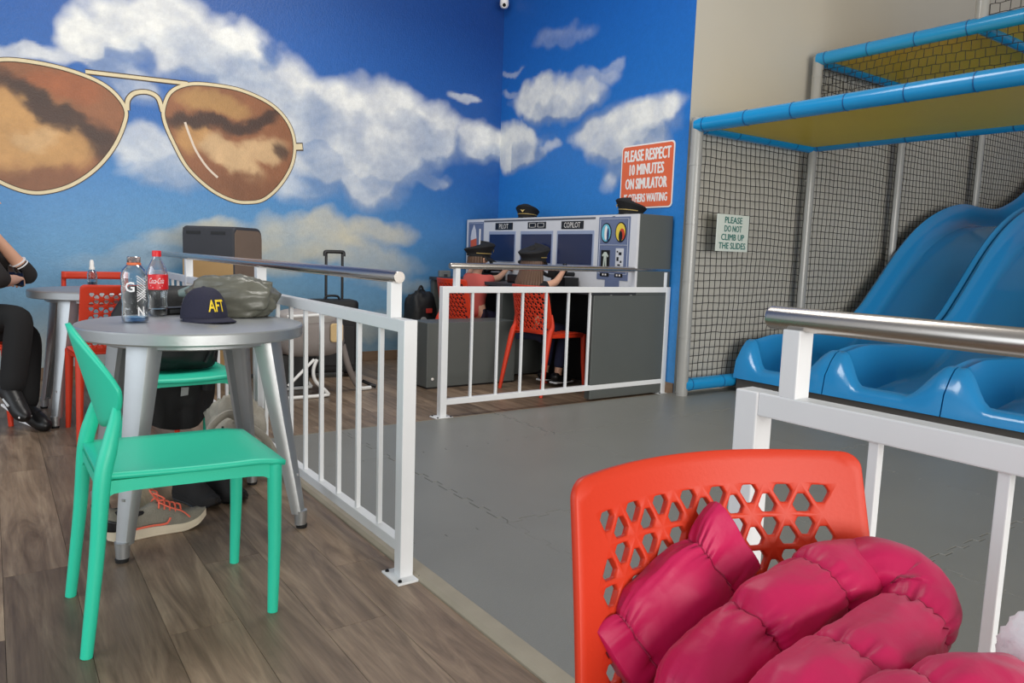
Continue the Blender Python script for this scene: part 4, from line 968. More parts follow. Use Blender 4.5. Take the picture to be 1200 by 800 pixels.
# ---------------------------------------------------------------- shoes
def shoe(name, label, loc, rz, mats, L=.30, H=.085, lace=None, stack=1.0, high=0):
    t = thing(name, label, 'shoe', loc, rz)
    upm, midm, outm = mats
    hw = lambda s: float(np.interp(s, [0, .06, .2, .45, .72, .9, 1], [.012, .030, .036, .036, .047, .036, .008]))
    spring = lambda s: .004+.032*max(0, s-.72)**2/.078*1.0+.012*max(0, .12-s)/.12
    N = 26
    def ringf(s, z0, z1, k=1.0): 
        w = hw(s)*k; x = -L/2+L*s; cs = .006*math.sin(s*math.pi)
        return [(x, w+cs, z0), (x, w*1.06+cs, (z0+z1)/2), (x, w+cs, z1), (x, -w+cs, z1), (x, -w*1.06+cs, (z0+z1)/2), (x, -w+cs, z0)]
    def loft(f, nm, m):
        rings = [f(i/N) for i in range(N+1)]; n = len(rings[0]); vs = [p for r in rings for p in r]
        fs = [(i*n+j, i*n+(j+1) % n, (i+1)*n+(j+1) % n, (i+1)*n+j) for i in range(N) for j in range(n)]+[tuple(range(n-1, -1, -1)), tuple(N*n+j for j in range(n))]
        return MB().add(vs, fs).build(nm, m, t, smooth=True)
    mz = lambda s: spring(s)+(.030-.012*s)*stack
    loft(lambda s: ringf(s, spring(s)-.003, spring(s)+.005, 1.01), 'outsole', outm)
    loft(lambda s: ringf(s, spring(s)+.005, mz(s), 1.03), 'midsole', midm)
    top = lambda s: float(np.interp(s, [0, .04, .12, .25, .36, .45, .6, .8, .93, 1], [.085+high, .094+high, .084+high, .072+high*.9, .078+high, .096+high*.5, .078, .050, .036, .012]))
    def up(s):
        w = hw(s)*.98; x = -L/2+L*s; z0 = mz(s)-.002; z1 = z0+max(.006, top(s)-.012); cs = .006*math.sin(s*math.pi); P = []
        for k in range(15):
            a = math.pi*k/14; ca, sa = math.cos(a), math.sin(a)
            P.append((x-(.01*sa*(s < .08)), cs+w*math.copysign(abs(ca)**.7, ca)*(1-.25*sa), z0+(z1-z0)*sa**.62))
        return P
    loft(up, 'upper', upm)
    col = MB().tube([(-L/2+.07+.052*math.cos(a), .006+.026*math.sin(a), .094+high+.010*math.cos(a)*-1) for a in [2*math.pi*k/20 for k in range(20)]], .009, 8, closed=True).build('collar', outm if lace is None else mat('shoe_collar_black', (30, 30, 33), .8), t, smooth=True)
    ins = MB().prism([(-L/2+.07+.048*math.cos(2*math.pi*k/20), .006+.023*math.sin(2*math.pi*k/20)) for k in range(20)], lambda u, v, h: (u, v, h+high), .080, .090).build('insole', M_BLK, t)
    if lace:
        for k in range(5):
            s = .47+.055*k; x = -L/2+L*s; z = mz(s)+top(s)-.008; w = .022
            MB().tube(catmull([(x-.004, .006+w+.006, z-.022), (x, .006+w*.4, z+.002), (x+.012, .006-w*.4, z), (x+.008, .006-w-.006, z-.024)], 4), .0032, 6).build('lace', lace, t, smooth=True)
        for sgn, rr in ((1, .042), (-1, .036)):
            x = -L/2+L*.50; z = mz(.5)+top(.5)
            MB().tube(catmull([(x, .006, z-.006), (x-.018, .006-sgn*.022, z+.028), (x+.012, .006-sgn*.045, z+.010), (x+.006, .006-sgn*.012, z-.006)], 6), .003, 6).build('lace_bow', lace, t, smooth=True)
        x = -L/2+L*.5
        MB().tube(catmull([(x, -.01, .115), (x+.035, -.035, .095), (x+.07, -.045, .078), (x+.095, -.047, .052)], 6), .0028, 6).build('lace_end', lace, t, smooth=True)
        # heel counter, side stripe and heel loop
        MB().surf(lambda u, v: (-L/2-.002+.075*u+.0*v, .006*math.sin(u)-(hw(.25*u)*1.0+.0025), mz(.1)+.002+.042*v*(1-.5*u)), 8, 5).build('heel_counter', M_BLK, t, smooth='all', solid=.003)
        MB().tube(catmull([(-L/2+.08, -.041, mz(.3)+.006), (-L/2+.13, -.043, mz(.4)+.010), (-L/2+.18, -.046, mz(.6)+.012), (-L/2+.195, -.044, mz(.6)+.030)], 5), .004, 6).build('side_stripe', lace, t, smooth=True)
        MB().tube(catmull([(-L/2+.006, .0, .10), (-L/2-.010, 0, .125), (-L/2-.004, 0, .135), (-L/2+.012, 0, .112)], 5), .0035, 6).build('heel_loop', lace, t, smooth=True)
    return t
M_SHG = mat('grey_mesh_fabric', (128, 124, 112), .85, var=.25, scale=30, bump=.4, bscale=200)
M_MID = mat('cream_foam', (206, 194, 172), .6, var=.12, scale=12)
M_COR = mat('coral_lace', (232, 108, 84), .7)
shoe('running_shoe', 'grey running shoe with coral laces under the silver table', (.455, 2.80, 0), R(6), (M_SHG, M_MID, M_MID), L=.33, lace=M_COR, stack=1.25)
M_BSH = mat('black_suede', (26, 24, 24), .9, var=.2, scale=20)
shoe('black_shoe', 'black shoe on the floor touching the running shoe toe', (.635, 3.05, 0), R(-70), (M_BSH, M_BSH, M_BLK), L=.28, high=.035)
shoe('black_shoe', 'black shoe on the floor nearer to the railing, beside its pair', (.75, 3.07, 0), R(-74), (M_BSH, M_BSH, M_BLK), L=.28, high=.045)

# ---------------------------------------------------------------- bags
M_BBAG = mat('black_nylon', (20, 20, 22), .6, var=.3, scale=6, bump=.3, bscale=30)
M_GBAG = mat('grey_canvas', (166, 160, 148), .85, var=.18, scale=10, bump=.3, bscale=120)
b1 = thing('black_bag', 'black bag with a grey badge sitting on the teal chair seat', 'bag', (.69, 3.69, .445), R(5))
ell_blob(folds(2, .12), (0, 0, .115), (.185, .12, .125), 40, 24, .7, zmin=.006).build('bag_body', M_BBAG, b1, smooth='all')
_o = MB().lathe([(.03, 0), (.03, .006), (0, .008)], 16).build('round_badge', mat('badge_grey', (110, 112, 106), .6), b1)
_o.matrix_basis = Matrix.Translation((-.14, -.105, .13)) @ Matrix.Rotation(R(75), 4, 'X')
MB().tube(catmull([(.10, -.11, .04), (.13, -.125, .12), (.14, -.09, .21), (.05, -.05, .235)], 6), .008, 6).build('strap', M_BBAG, b1, smooth=True)
b2 = thing('black_jacket', 'black jacket draped over the back of the teal chair across the table', 'jacket', (.69, 3.955, .16), R(2))
def drape(u, v):
    a = 2*math.pi*u; z = .66*v; w = .200+.030*math.sin(v*3)-.05*max(0, v-.8)/.2; t_ = .088+.012*math.sin(v*5)
    if v > .9: t_ *= math.sqrt(max(0, 1-((v-.9)/.1)**2))+.02
    n_ = mnoise.noise(Vector((math.cos(a)*2, math.sin(a)*2, z*5)))*.02+abs(mnoise.noise(Vector((math.cos(a)*6, math.sin(a)*4, z*2))))*.018
    return (math.cos(a)*(w+n_), math.copysign(abs(math.sin(a))**.7, math.sin(a))*(t_+n_), z+(.05*math.sin(a*2+1) if v < .05 else 0))
MB().surf(drape, 56, 30, wu=True).build('jacket_body', M_BBAG, b2, smooth='all')
MB().tube(catmull([(.16, -.03, .58), (.20, -.05, .42), (.19, -.07, .26), (.17, -.08, .14)], 6), [.05-.0012*k for k in range(19)], 16).build('sleeve', M_BBAG, b2, smooth=True)
MB().prism([(-.018, -.022), (.016, -.018), (.02, .02), (-.014, .022)], lambda u, v, h: (u+.06, -.122-h, .15+v), 0, .003).build('care_tag', mat('tag_silver', (170, 172, 172), .5), b2)
b3 = thing('grey_backpack', 'grey canvas backpack slumped between the table leg and the railing', 'backpack', (.875, 3.39, 0), R(12))
ell_blob(folds(5, .22, 2.0), (0, 0, .175), (.115, .14, .185), 48, 30, .75, zmin=.004).build('pack_body', M_GBAG, b3, smooth='all')
MB().tube(catmull([(-.03, -.13, .28), (-.10, -.13, .31), (-.17, -.12, .25), (-.16, -.12, .16), (-.08, -.12, .10)], 8), .026, 12, flat=.5).build('shoulder_strap', M_GBAG, b3, smooth=True)
MB().tube(catmull([(.0, -.15, .24), (.06, -.17, .18), (.10, -.19, .08), (.08, -.2, .03)], 8), .022, 12, flat=.5).build('shoulder_strap', M_GBAG, b3, smooth=True)
MB().tube(catmull([(-.12, -.135, .26), (-.13, -.15, .2), (-.07, -.145, .13)], 8), .005, 6).build('zip', M_BLK, b3, smooth=True)

# tall dark cabinet-like padded unit behind the railing
bx_ = thing('padded_box', 'tall brown padded box with a dark slotted front by the mural wall', 'box', (1.46, 5.93, 0), R(-46))
M_BROWN = mat('brown_board', (122, 104, 90), .7, var=.12, scale=6); M_CHAR = mat('charcoal_fabric', (58, 60, 66), .75, var=.12, scale=8); M_TAN = mat('tan_board', (178, 144, 96), .7, var=.1, scale=6)
W_, D_ = .21, .20
P = [(-D_, .012), (D_, .012), (D_, 1.09)]+[(D_-.07*(1-math.cos(R(a))), 1.09+.07*math.sin(R(a))) for a in range(15, 91, 15)]+[(-D_+.03, 1.16), (-D_, 1.13)]
MB().prism(P, lambda u, v, h: (h, u, v), -W_, W_).build('cover', M_CHAR, bx_, bevel=.012)
MB().prism([(u*.93, .03+v*.955) for u, v in P], lambda u, v, h: (h, u, v), W_-.001, W_+.004).build('side_face', M_BROWN, bx_)
MB().box(-.20, .20, -D_-.003, -D_+.001, .93, 1.145).build('front_face', M_CHAR, bx_, bevel=.004)
for x0 in (-.17, .03): MB().box(x0, x0+.115, -D_-.006, -D_-.002, 1.10, 1.122).build('slot', M_BLK, bx_)
MB().box(-.205, .205, -D_-.004, -D_+.001, .05, .925).build('lower_front', M_TAN, bx_, bevel=.002)
# suitcase with its pulled-out handle
sc_ = thing('suitcase', 'black trolley suitcase with its handle pulled out, by the mural wall', 'suitcase', (2.24, 5.72, 0), R(-8))
M_SC = mat('black_ballistic_nylon', (22, 22, 24), .65, bump=.2, bscale=150)
MB().prism(rrect(.40, .24, .05), lambda u, v, h: (u, v, h), .04, .62).build('case_body', M_SC, sc_, bevel=.03, segs=3)
MB().prism(rrect(.32, .03, .012), lambda u, v, h: (u, v-.13, h), .10, .42).build('front_pocket', M_SC, sc_, bevel=.008)
for s in (-1, 1):
    MB().tube([(s*.066+.04, .08, .60), (s*.066+.04, .08, .985)], .011, 10).build('handle_tube', M_BLK, sc_, smooth=True)
    MB().tube([(s*.15-.02, .09, .033), (s*.15+.02, .09, .033)], .033, 16).build('wheel', M_RUB, sc_, smooth=True)
MB().tube(catmull([(-.036, .08, .965), (-.034, .08, .995), (-.01, .08, 1.0), (.09, .08, 1.0), (.114, .08, .995), (.116, .08, .965)], 5), .015, 10).build('handle_grip', M_BLK, sc_, smooth=True)
MB().tube(catmull([(-.06, -.02, .62), (-.04, -.02, .648), (.04, -.02, .648), (.06, -.02, .62)], 5), .009, 8).build('carry_handle', M_BLK, sc_, smooth=True)
# infant seat: grey padded shell on a white tubular stand
sr = thing('infant_seat', 'grey padded infant seat on a white tubular stand beside the suitcase', 'infant seat', (1.83, 5.05, 0), R(0))
M_GP = mat('warm_grey_padding', (132, 124, 120), .75, var=.12, scale=8, bump=.15, bscale=60); M_WT = mat('white_tube', (226, 226, 224), .35)
ell_blob(lambda d: .04*mnoise.noise(d*3), (-.02, 0, .42), (.235, .17, .145), 40, 24, .6).build('padded_shell', M_GP, sr, smooth='all')
ell_blob(lambda d: .04*mnoise.noise(d*3), (-.04, .0, .535), (.20, .155, .07), 36, 20, .65).build('seat_cushion', mat('light_grey_padding', (164, 158, 154), .75), sr, smooth='all')
MB().prism(rrect(.09, .13, .02), lambda u, v, h: (u+.115, -.172-h, .45+v), 0, .02).build('tan_patch', mat('tan_padding', (198, 170, 122), .7), sr, bevel=.006)
MB().tube(catmull([(-.22, -.15, .565), (0, -.17, .575), (.2, -.15, .585)], 5), .011, 8).build('top_bar', M_WT, sr, smooth=True)
for y in (-.17, .17):
    MB().tube(catmull([(-.24, y, .016), (.03, y, .016), (.052, y, .035), (-.03, y, .12), (-.045, y, .2), (-.02, y, .27)], 7), .0125, 10).build('stand_tube', M_WT, sr, smooth=True)
    MB().tube([(-.22, y, .1), (-.04, y, .27)], .0105, 8).build('stand_brace', M_WT, sr, smooth=True)
MB().tube([(-.24, -.17, .016), (-.24, .17, .016)], .0125, 10).build('cross_tube', M_WT, sr, smooth=True)
MB().tube(catmull([(.2, -.08, .35), (.25, -.06, .2), (.31, -.02, .09), (.36, .02, .03)], 6), .022, 10).build('rear_leg', M_GP, sr, smooth=True)
MB().tube(catmull([(.33, -.06, .045), (.36, -.05, .02), (.44, -.03, .016)], 5), .014, 10).build('leg_tip', M_WT, sr, smooth=True)
MB().tube(catmull([(.40, .02, .06), (.46, .02, .03), (.50, 0, .015)], 5), .013, 10).build('strap_end', M_BLK, sr, smooth=True)
mb = MB().box(-.2, .02, .09, .12, .04, .28); mb.build('hanging_panel', M_BLK, sr, bevel=.01)
# backpack by the mural corner
kb = thing('dark_backpack', 'black backpack with red and grey patches leaning on the mural by the simulator chair', 'backpack', (3.26, 6.12, 0), R(10))
ell_blob(folds(11, .10), (0, 0, .32), (.15, .12, .34), 36, 26, .65, zmin=.004).build('pack_body', M_BBAG, kb, smooth='all')
_o = MB().lathe([(.035, 0), (.035, .01), (0, .014)], 16).build('round_badge', mat('badge_silver', (150, 152, 154), .5), kb); _o.matrix_basis = Matrix.Translation((-.06, -.12, .40)) @ Matrix.Rotation(R(90), 4, 'X')
MB().box(-.03, .03, -.135, -.12, .47, .51).build('red_patch', mat('patch_red', (178, 52, 44), .6), kb)
MB().tube(catmull([(-.04, 0, .64), (0, 0, .71), (.04, 0, .64)], 6), .010, 8).build('carry_loop', M_BBAG, kb, smooth=True)

# ---------------------------------------------------------------- pilot caps
M_GOLD = mat('gold_braid', (206, 178, 110), .4, metal=.4)
def pilot_cap(t, z0=0, s=1.0, par=None):
    """peaked cap, brim along local +x"""
    def crown(u, v):
        a = 2*math.pi*u
        pr = [(.086, 0), (.088, .03), (.105, .062), (.112, .075), (.100, .088), (.06, .098), (.0, .100)]
        k = v*(len(pr)-1); i = min(int(k), len(pr)-2); f = k-i; r = pr[i][0]+(pr[i+1][0]-pr[i][0])*f; z = pr[i][1]+(pr[i+1][1]-pr[i][1])*f
        return (s*r*1.08*math.cos(a), s*r*.95*math.sin(a), z0+s*(z+.030*math.cos(a)*min(1, z/.07)))
    o = MB().surf(crown, 36, 18, wu=True).build('crown', M_BCAP, t, smooth='all')
    MB().surf(lambda u, v: (s*(.090*math.cos((u-.5)*2.4)+.055*v*max(0, math.cos((u-.5)*2.6))), s*.086*math.sin((u-.5)*2.4), z0+s*(.008-.028*v)), 18, 6).build('peak', M_BLK, t, smooth='all', solid=.004)
    MB().tube([(s*.096*math.cos(a), s*.087*math.sin(a), z0+s*(.03+.008*math.cos(a))) for a in np.linspace(-1.9, 1.9, 24)], .0035, 6).build('gold_cord', M_GOLD, t, smooth=True)
    MB().prism([(-.022, .012), (0, -.012), (.022, .012), (0, .006)], lambda u, v, h: (s*(.098+.02*(v+.012)/.024*0)+h+.012, u, z0+s*(.062)+v), 0, .004).build('badge', M_GOLD, t)
    return o
pc1 = thing('pilot_cap', 'black pilot cap with gold badge on top of the console above the pilot nameplate', 'cap', (4.02, 5.53, 1.356), R(-150), 'pilot caps on the console'); pilot_cap(pc1)
pc2 = thing('pilot_cap', 'black pilot cap on the console corner below the orange sign', 'cap', (4.0, 4.17, 1.356), R(150), 'pilot caps on the console'); pilot_cap(pc2)

# ---------------------------------------------------------------- people
M_SKIN = mat('skin', (206, 158, 132), .5, var=.05, scale=12); M_HAIR = mat('brown_hair', (92, 66, 48), .5, var=.35, scale=40, stretch=(8, 8, 1)); M_HAIRD = mat('dark_hair', (44, 34, 28), .5, var=.3, scale=40, stretch=(8, 8, 1))
def fingers(pts, ed, base, palm, fwd, side, up, k=1.0, pre='r', curl=.5):
    """five bent fingers rooted in the palm"""
    f, s, u = Vector(fwd).normalized(), Vector(side).normalized(), Vector(up).normalized(); P = Vector(palm)
    for i, (o, l) in enumerate(((-.026, .052), (-.009, .060), (.009, .056), (.025, .044))):
        a = P+f*.040*k+s*o*k; b = a+f*l*.55*k-u*.012*k*curl*2; c = b+f*l*.25*k-u*l*.5*k*curl*1.6
        for q, (pt, r) in enumerate(((a, .0095), (b, .0085), (c, .0070))):
            pts[f'{pre}f{i}{q}'] = (pt, r*k)
        ed += [(base, f'{pre}f{i}0'), (f'{pre}f{i}0', f'{pre}f{i}1'), (f'{pre}f{i}1', f'{pre}f{i}2')]
    a = P+s*-.034*k+f*.004*k; b = a+f*.03*k-s*.016*k-u*.012*k
    pts[f'{pre}t0'] = (a, .011*k); pts[f'{pre}t1'] = (b, .009*k); ed += [(base, f'{pre}t0'), (f'{pre}t0', f'{pre}t1')]
def make_head(pts, ed, neck, head, face, k):
    h = Vector(head); f = Vector(face).normalized(); u = Vector((0, 0, 1)); s = f.cross(u)
    pts['skull_low'] = (h-u*.045*k+f*.015*k, .062*k); pts['skull'] = (h+u*.01*k, (.078*k, .086*k)); pts['skull_top'] = (h+u*.075*k-f*.005*k, .055*k)
    ed += [(neck, 'skull_low'), ('skull_low', 'skull'), ('skull', 'skull_top')]
def face_parts(parent, head, face, k):
    h = Vector(head); f = Vector(face).normalized(); u = Vector((0, 0, 1)); s = f.cross(u)
    W = lambda mb, nm, m: mb.build(nm, m, parent, smooth=True, world=True)
    W(MB().tube([h+f*.082*k+u*.012*k, h+f*.098*k-u*.018*k, h+f*.080*k-u*.024*k], [.007*k, .013*k, .006*k], 8), 'nose', M_SKIN)
    for g in (-1, 1):
        c = h+f*.078*k+s*g*.032*k+u*.015*k; W(MB().lathe([(0, -.008*k), (.010*k, 0), (0, .008*k)], 12, tuple(c)), 'eye', M_BLK)
        e = h+s*g*.082*k-f*.005*k; W(MB().tube([e+u*.028*k, e+s*g*.012*k+u*.015*k, e+s*g*.008*k-u*.02*k], [.007*k, .012*k, .007*k], 8), 'ear', M_SKIN)
    W(MB().tube([h+f*.078*k-s*.022*k-u*.046*k, h+f*.086*k-u*.05*k, h+f*.078*k+s*.022*k-u*.046*k], [.003*k, .006*k, .003*k], 6), 'mouth', mat('lip', (170, 96, 88), .5))
def seated_child(label, hip, face_yaw, k, hand_l, hand_r, knee_drop, shirt, trousers, hair_mat, long_hair, cap_rz, foot_z):
    d = Vector((math.cos(face_yaw), math.sin(face_yaw), 0)); s = Vector((d.y, -d.x, 0)); H = Vector(hip); u = Vector((0, 0, 1))
    pts = {}; ed = []
    sp = H+u*.17*k-d*.01*k; ch = H+u*.32*k; nk = H+u*.44*k+d*.01*k; hd = H+u*.555*k+d*.02*k
    pts['hip'] = (H, (.105*k, .085*k)); pts['waist'] = (sp, (.092*k, .075*k)); pts['chest'] = (ch, (.10*k, .08*k)); pts['neck0'] = (H+u*.405*k, .045*k); pts['neck'] = (nk, .04*k)
    ed += [('hip', 'waist'), ('waist', 'chest'), ('chest', 'neck0'), ('neck0', 'neck')]
    make_head(pts, ed, 'neck', hd, d, k)
    arm = {}
    for g, nm, hand in ((-1, 'l', hand_l), (1, 'r', hand_r)):
        sh = ch+s*g*.135*k+u*.045*k; hand = Vector(hand); mid = (sh+hand)/2-u*.035*k+s*g*.03*k
        wr = hand-(hand-mid).normalized()*.05*k
        pts['sh'+nm] = (sh, .046*k); pts['el'+nm] = (mid, .034*k); pts['wr'+nm] = (wr, .023*k); pts['pa'+nm] = (hand, (.026*k, .018*k))
        ed += [('chest', 'sh'+nm), ('sh'+nm, 'el'+nm), ('el'+nm, 'wr'+nm), ('wr'+nm, 'pa'+nm)]
        fingers(pts, ed, 'pa'+nm, hand, (hand-mid), s*-g, u, k, nm, .9); arm[nm] = (sh, mid, wr)
        th = H+s*g*.06*k; kn = H+d*.36*k+s*g*.085*k-u*.01; an = Vector((kn.x, kn.y, 0))+u*(foot_z+.06)-d*(.05*k+knee_drop); toe = an+d*.11*k-u*.03
        pts['th'+nm] = (th+d*.06*k, .078*k); pts['kn'+nm] = (kn, .055*k); pts['an'+nm] = (an, .034*k); pts['to'+nm] = (toe, .026*k)
        ed += [('hip', 'th'+nm), ('th'+nm, 'kn'+nm), ('kn'+nm, 'an'+nm), ('an'+nm, 'to'+nm)]
    root = thing('person', label, 'person', (H.x, H.y, 0), face_yaw)
    body = skin('body', pts, ed, M_SKIN, root)
    face_parts(root, hd, d, k)
    g2 = {n: pts[n] for n in ('hip', 'waist', 'chest', 'neck0')}; big = lambda r, a: tuple(x+a for x in r) if isinstance(r, tuple) else r+a
    sp_ = {n: (pts[n][0], big(pts[n][1], .012)) for n in g2}; sp_['neck0'] = (pts['neck0'][0]-u*.01, .055*k)
    e2 = [('hip', 'waist'), ('waist', 'chest'), ('chest', 'neck0')]
    for nm in 'lr':
        a, b, c = arm[nm]; sp_['sh'+nm] = (a, .058*k); sp_['sl'+nm] = (a.lerp(b, .62), .050*k); e2 += [('chest', 'sh'+nm), ('sh'+nm, 'sl'+nm)]
    skin('shirt', sp_, e2, shirt, root)
    tp = {'hip': (H, (.118*k, .10*k))}; e3 = []
    for nm in 'lr':
        tp['th'+nm] = (pts['th'+nm][0], .09*k); tp['kn'+nm] = (pts['kn'+nm][0], .066*k); tp['an'+nm] = (pts['kn'+nm][0].lerp(pts['an'+nm][0], .86), .05*k)
        e3 += [('hip', 'th'+nm), ('th'+nm, 'kn'+nm), ('kn'+nm, 'an'+nm)]
    skin('trousers', tp, e3, trousers, root)
    for nm in 'lr':
        a, b = pts['an'+nm][0], pts['to'+nm][0]
        sh_ = MB().tube(catmull([a+u*.02-d*.035, a-u*.02, b+d*.01, b+d*.035], 4), [.030, .036, .04, .042, .043, .043, .042, .041, .040, .038, .034, .026, .012], 14, flat=1.0).build('shoe', M_BLK, root, smooth=True, world=True)
        MB().obox((a+b)/2-u*.032-d*.002, d, s, u, .19*k+.03, .075, .014).build('shoe_sole', M_LW, root, world=True, bevel=.005)
    # hair shell and cap
    def hair(uu, v):
        a = 2*math.pi*uu; b = v*math.pi*.5; c = -math.cos(a)
        q = d*(math.cos(a)*.094*k*math.cos(b))+s*(math.sin(a)*.092*k*math.cos(b)); drop = (.0 if math.cos(a) > .35 else 1)
        z = .105*k*math.sin(b)
        return hd+q+u*(z+.005)
    MB().surf(hair, 28, 10, wu=True).build('hair', hair_mat, root, smooth='all', world=True)
    if long_hair:
        for i in range(17):
            a = math.pi*(.52+.96*i/16); o = d*(math.cos(a)*.088*k)+s*(math.sin(a)*.09*k); L = .24*k+random.uniform(-.02, .03)
            MB().tube(catmull([hd+o+u*.03*k, hd+o*1.15-u*.06*k, hd+o*1.38-u*.15*k-d*.012, hd+o*1.5-u*L-d*.02], 5), [.02*k]*6+[.021*k]*5+[.016*k]*3+[.006*k]*2, 8).build('hair_lock', hair_mat, root, smooth=True, world=True)
    else:
        for i in range(9):
            a = math.pi*(.62+.76*i/8); o = d*(math.cos(a)*.085*k)+s*(math.sin(a)*.087*k)
            MB().tube([hd+o+u*.03*k, hd+o*1.05-u*.03*k, hd+o*.98-u*.085*k], [.02*k, .02*k, .008*k], 8).build('hair_lock', hair_mat, root, smooth=True, world=True)
    hold = bpy.data.objects.new('worn_cap', None); C.objects.link(hold); hold.parent = root
    return root, hd, k, d, body
M_SH1 = mat('coral_pink_cotton', (200, 92, 84), .85); M_NV = mat('navy_star_cotton', (30, 30, 58), .85, var=.2, scale=30); M_BK = mat('black_cotton', (20, 20, 22), .9); M_NJ = mat('navy_denim', (26, 30, 58), .9)
def worn_cap(root, hd, k, yaw, tilt, s):
    """cap as one part under the person"""
    for o in list(root.children):
        if o.name.startswith('worn_cap'): hold = o
    bpy.data.objects.remove(hold)
    tmp = bpy.data.objects.new('tmp', None); C.objects.link(tmp); pilot_cap(tmp, 0, s)
    Mx = Matrix.Translation(Vector(hd)+Vector((0, 0, .026*k))) @ Matrix.Rotation(yaw, 4, 'Z') @ Matrix.Rotation(tilt, 4, 'Y'); inv = root.matrix_basis.inverted()
    first = None
    for ch in list(tmp.children):
        ch.data.transform(inv @ Mx)
        if first is None: first = ch; ch.name = 'pilot_cap'; ch.parent = root
        else: ch.parent = first
    bpy.data.objects.remove(tmp)
r1, hd1, k1, d1, _ = seated_child('child in a coral top and black pilot cap gripping the yoke, behind the grey box', (3.47, 5.50, .46), R(4), .92, (3.66, 5.845, .93), (3.80, 5.50, .90), 0, M_SH1, M_NV, M_HAIR, False, 0, .02)
worn_cap(r1, hd1, k1, R(-25), R(6), 1.12)
r2, hd2, k2, d2, _ = seated_child('child with long brown hair and a black pilot cap steering at the copilot screen', (3.40, 4.60, .455), R(6), .90, (3.66, 4.805, .93), (3.66, 4.515, .93), .03, M_BK, M_NJ, M_HAIR, True, 0, .02)
worn_cap(r2, hd2, k2, R(20), R(4), 1.12)

# person in black at the far table, elbow resting on the table top
root = thing('person', 'seated person in black with striped cuff, crossed legs, elbow on the table', 'person', (-.1, 5.05, 0), 0)
V = Vector; pts = {}; ed = []
pts['hip'] = (V((-.15, 5.06, .53)), (.14, .12)); pts['waist'] = (V((-.17, 5.06, .72)), (.125, .10)); pts['chest'] = (V((-.14, 5.06, .93)), (.135, .11)); pts['neck0'] = (V((-.12, 5.06, 1.06)), .06); pts['neck'] = (V((-.10, 5.06, 1.12)), .05)
ed += [('hip', 'waist'), ('waist', 'chest'), ('chest', 'neck0'), ('neck0', 'neck')]
make_head(pts, ed, 'neck', (-.055, 5.07, 1.235), (1, .1, -.1), 1.12)
for n, c, r in (('shr', (-.12, 4.89, 1.02), .06), ('elr', (.04, 4.68, .80), .045), ('wrr', (.10, 4.86, .80), .028), ('par', (.11, 4.92, .80), (.034, .02)),
                ('shl', (-.15, 5.22, 1.02), .06), ('ell', (.195, 5.085, .795), .045), ('wrl', (.03, 5.00, 1.03), .029), ('pal', (-.005, 4.985, 1.09), (.034, .022)),
                ('thr', (-.05, 4.97, .57), .085), ('knr', (.125, 4.80, .61), .062), ('anr', (.065, 4.70, .20), .042), ('tor', (.10, 4.62, .12), .034),
                ('thl', (-.05, 5.09, .53), .085), ('knl', (.16, 4.93, .50), .062), ('anl', (.13, 4.78, .09), .042), ('tol', (.19, 4.66, .045), .034)): pts[n] = (V(c), r)
for g in 'rl': ed += [('chest', 'sh'+g), ('sh'+g, 'el'+g), ('el'+g, 'wr'+g), ('wr'+g, 'pa'+g), ('hip', 'th'+g), ('th'+g, 'kn'+g), ('kn'+g, 'an'+g), ('an'+g, 'to'+g)]
fingers(pts, ed, 'par', pts['par'][0], (.2, .95, .1), (1, -.2, 0), (0, 0, 1), 1.05, 'r', .8); fingers(pts, ed, 'pal', pts['pal'][0], (-.4, -.1, .9), (0, -1, 0), (1, 0, .3), 1.05, 'l', .5)
skin('body', pts, ed, M_SKIN, root)
face_parts(root, (-.055, 5.07, 1.245), (1, .1, -.1), 1.1)
q = {n: pts[n] for n in ('hip', 'waist', 'chest')}; q = {n: (c, (r[0]+.014, r[1]+.014)) for n, (c, r) in q.items()}; q['neck0'] = (pts['neck0'][0], .068)
e2 = [('hip', 'waist'), ('waist', 'chest'), ('chest', 'neck0')]
for g in 'rl':
    q['sh'+g] = (pts['sh'+g][0], .075); q['el'+g] = (pts['el'+g][0], .060); q['cu'+g] = (pts['el'+g][0].lerp(pts['wr'+g][0], .42), .047); e2 += [('chest', 'sh'+g), ('sh'+g, 'el'+g), ('el'+g, 'cu'+g)]
M_BKK = mat('black_knit', (30, 26, 26), .9, var=.2, scale=30)
skin('top', q, e2, M_BKK, root)
a, b = pts['ell'][0], pts['wrl'][0]
for f0 in (.33, .40): MB().tube([a.lerp(b, f0), a.lerp(b, f0+.018)], .046, 18).build('cuff_stripe', M_LW, root, smooth=True, world=True)
q = {'hip': (pts['hip'][0], (.15, .13))}; e3 = []
for g in 'rl':
    q['th'+g] = (pts['th'+g][0], .10); q['kn'+g] = (pts['kn'+g][0], .078); q['ca'+g] = (pts['kn'+g][0].lerp(pts['an'+g][0], .45), .070); q['an'+g] = (pts['kn'+g][0].lerp(pts['an'+g][0], 1.03), .062); e3 += [('hip', 'th'+g), ('th'+g, 'kn'+g), ('kn'+g, 'ca'+g), ('ca'+g, 'an'+g)]
skin('trousers', q, e3, M_BK, root)
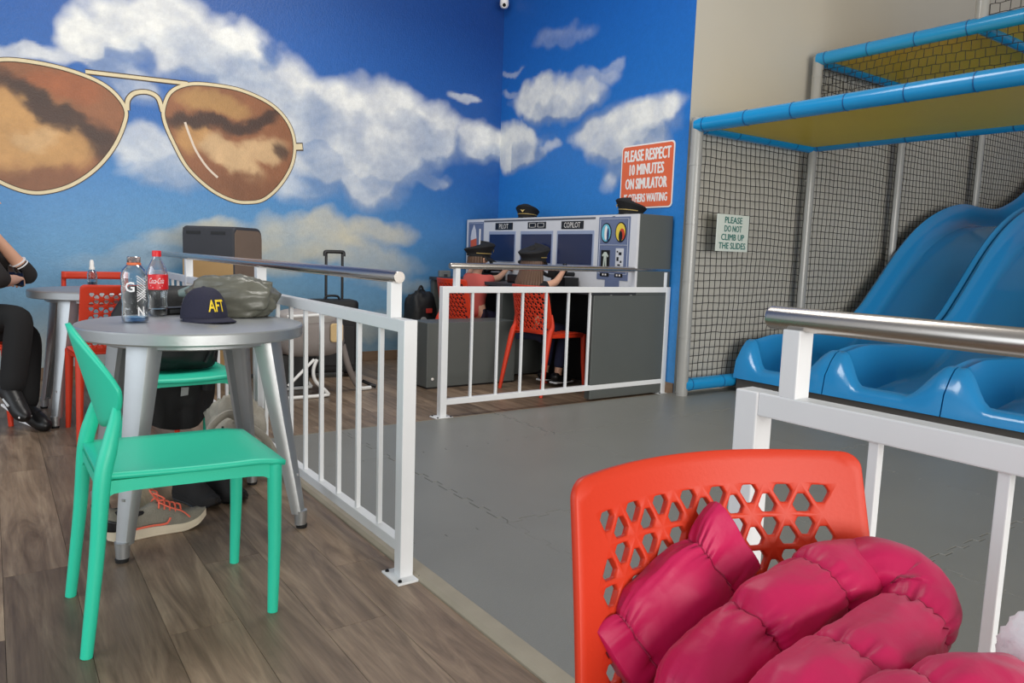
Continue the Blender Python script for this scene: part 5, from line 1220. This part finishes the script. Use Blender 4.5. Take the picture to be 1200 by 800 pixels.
for g in 'rl':
    a, b = pts['an'+g][0], pts['to'+g][0]; dd = V((b.x-a.x, b.y-a.y, (b.z-a.z)*.25)); dn = dd.normalized(); u = V((0, 0, 1)); sd = dn.cross(u).normalized(); un = sd.cross(dn)
    MB().tube(catmull([a-dn*.06+un*.005, a+un*.0, b+dn*.0, b+dn*.075-un*.012], 5), [.026, .038, .044, .047, .048, .048, .048, .047, .046, .045, .044, .042, .038, .032, .024, .012], 16).build('sneaker', M_BLK, root, smooth=True, world=True)
    c = a.lerp(b, .55)-un*.036; MB().obox(c+dn*.006, dn, sd, un, .20, .066, .016).build('sneaker_sole', M_LW, root, world=True, bevel=.008)
    MB().tube([a.lerp(b, .2)+sd*.047+un*.0, a.lerp(b, .75)+sd*.047+un*.012], .006, 6).build('sneaker_stripe', mat('sneaker_silver', (190, 194, 198), .4), root, smooth=True, world=True)
    MB().tube([a.lerp(b, .75)-sd*.02+un*.043, a.lerp(b, .8)+un*.05, a.lerp(b, .85)+sd*.02+un*.043], .004, 6).build('sneaker_lace', M_BLK, root, smooth=True, world=True)
MB().surf(lambda uu, v: V((-.065, 5.07, 1.255))+V((math.cos(2*math.pi*uu)*.104*math.cos(v*math.pi/2)-.01, math.sin(2*math.pi*uu)*.1*math.cos(v*math.pi/2), .115*math.sin(v*math.pi/2)+.01)), 28, 10, wu=True).build('hair', M_HAIRD, root, smooth='all', world=True)
ph = thing('mobile_phone', 'dark mobile phone held by the seated person in black', 'phone', (.115, 4.965, .815))
ob = MB().prism(rrect(.075, .155, .01), lambda u, v, h: (u, v, h), -.004, .004).build('phone_body', M_BLK, ph); ob.matrix_basis = Matrix.Rotation(R(35), 4, 'X') @ Matrix.Rotation(R(20), 4, 'Y')
ob = MB().prism(rrect(.068, .145, .006), lambda u, v, h: (u, v, h), .004, .0046).build('phone_screen', mat('phone_glass', (12, 12, 16), .08), ph); ob.matrix_basis = Matrix.Rotation(R(35), 4, 'X') @ Matrix.Rotation(R(20), 4, 'Y')
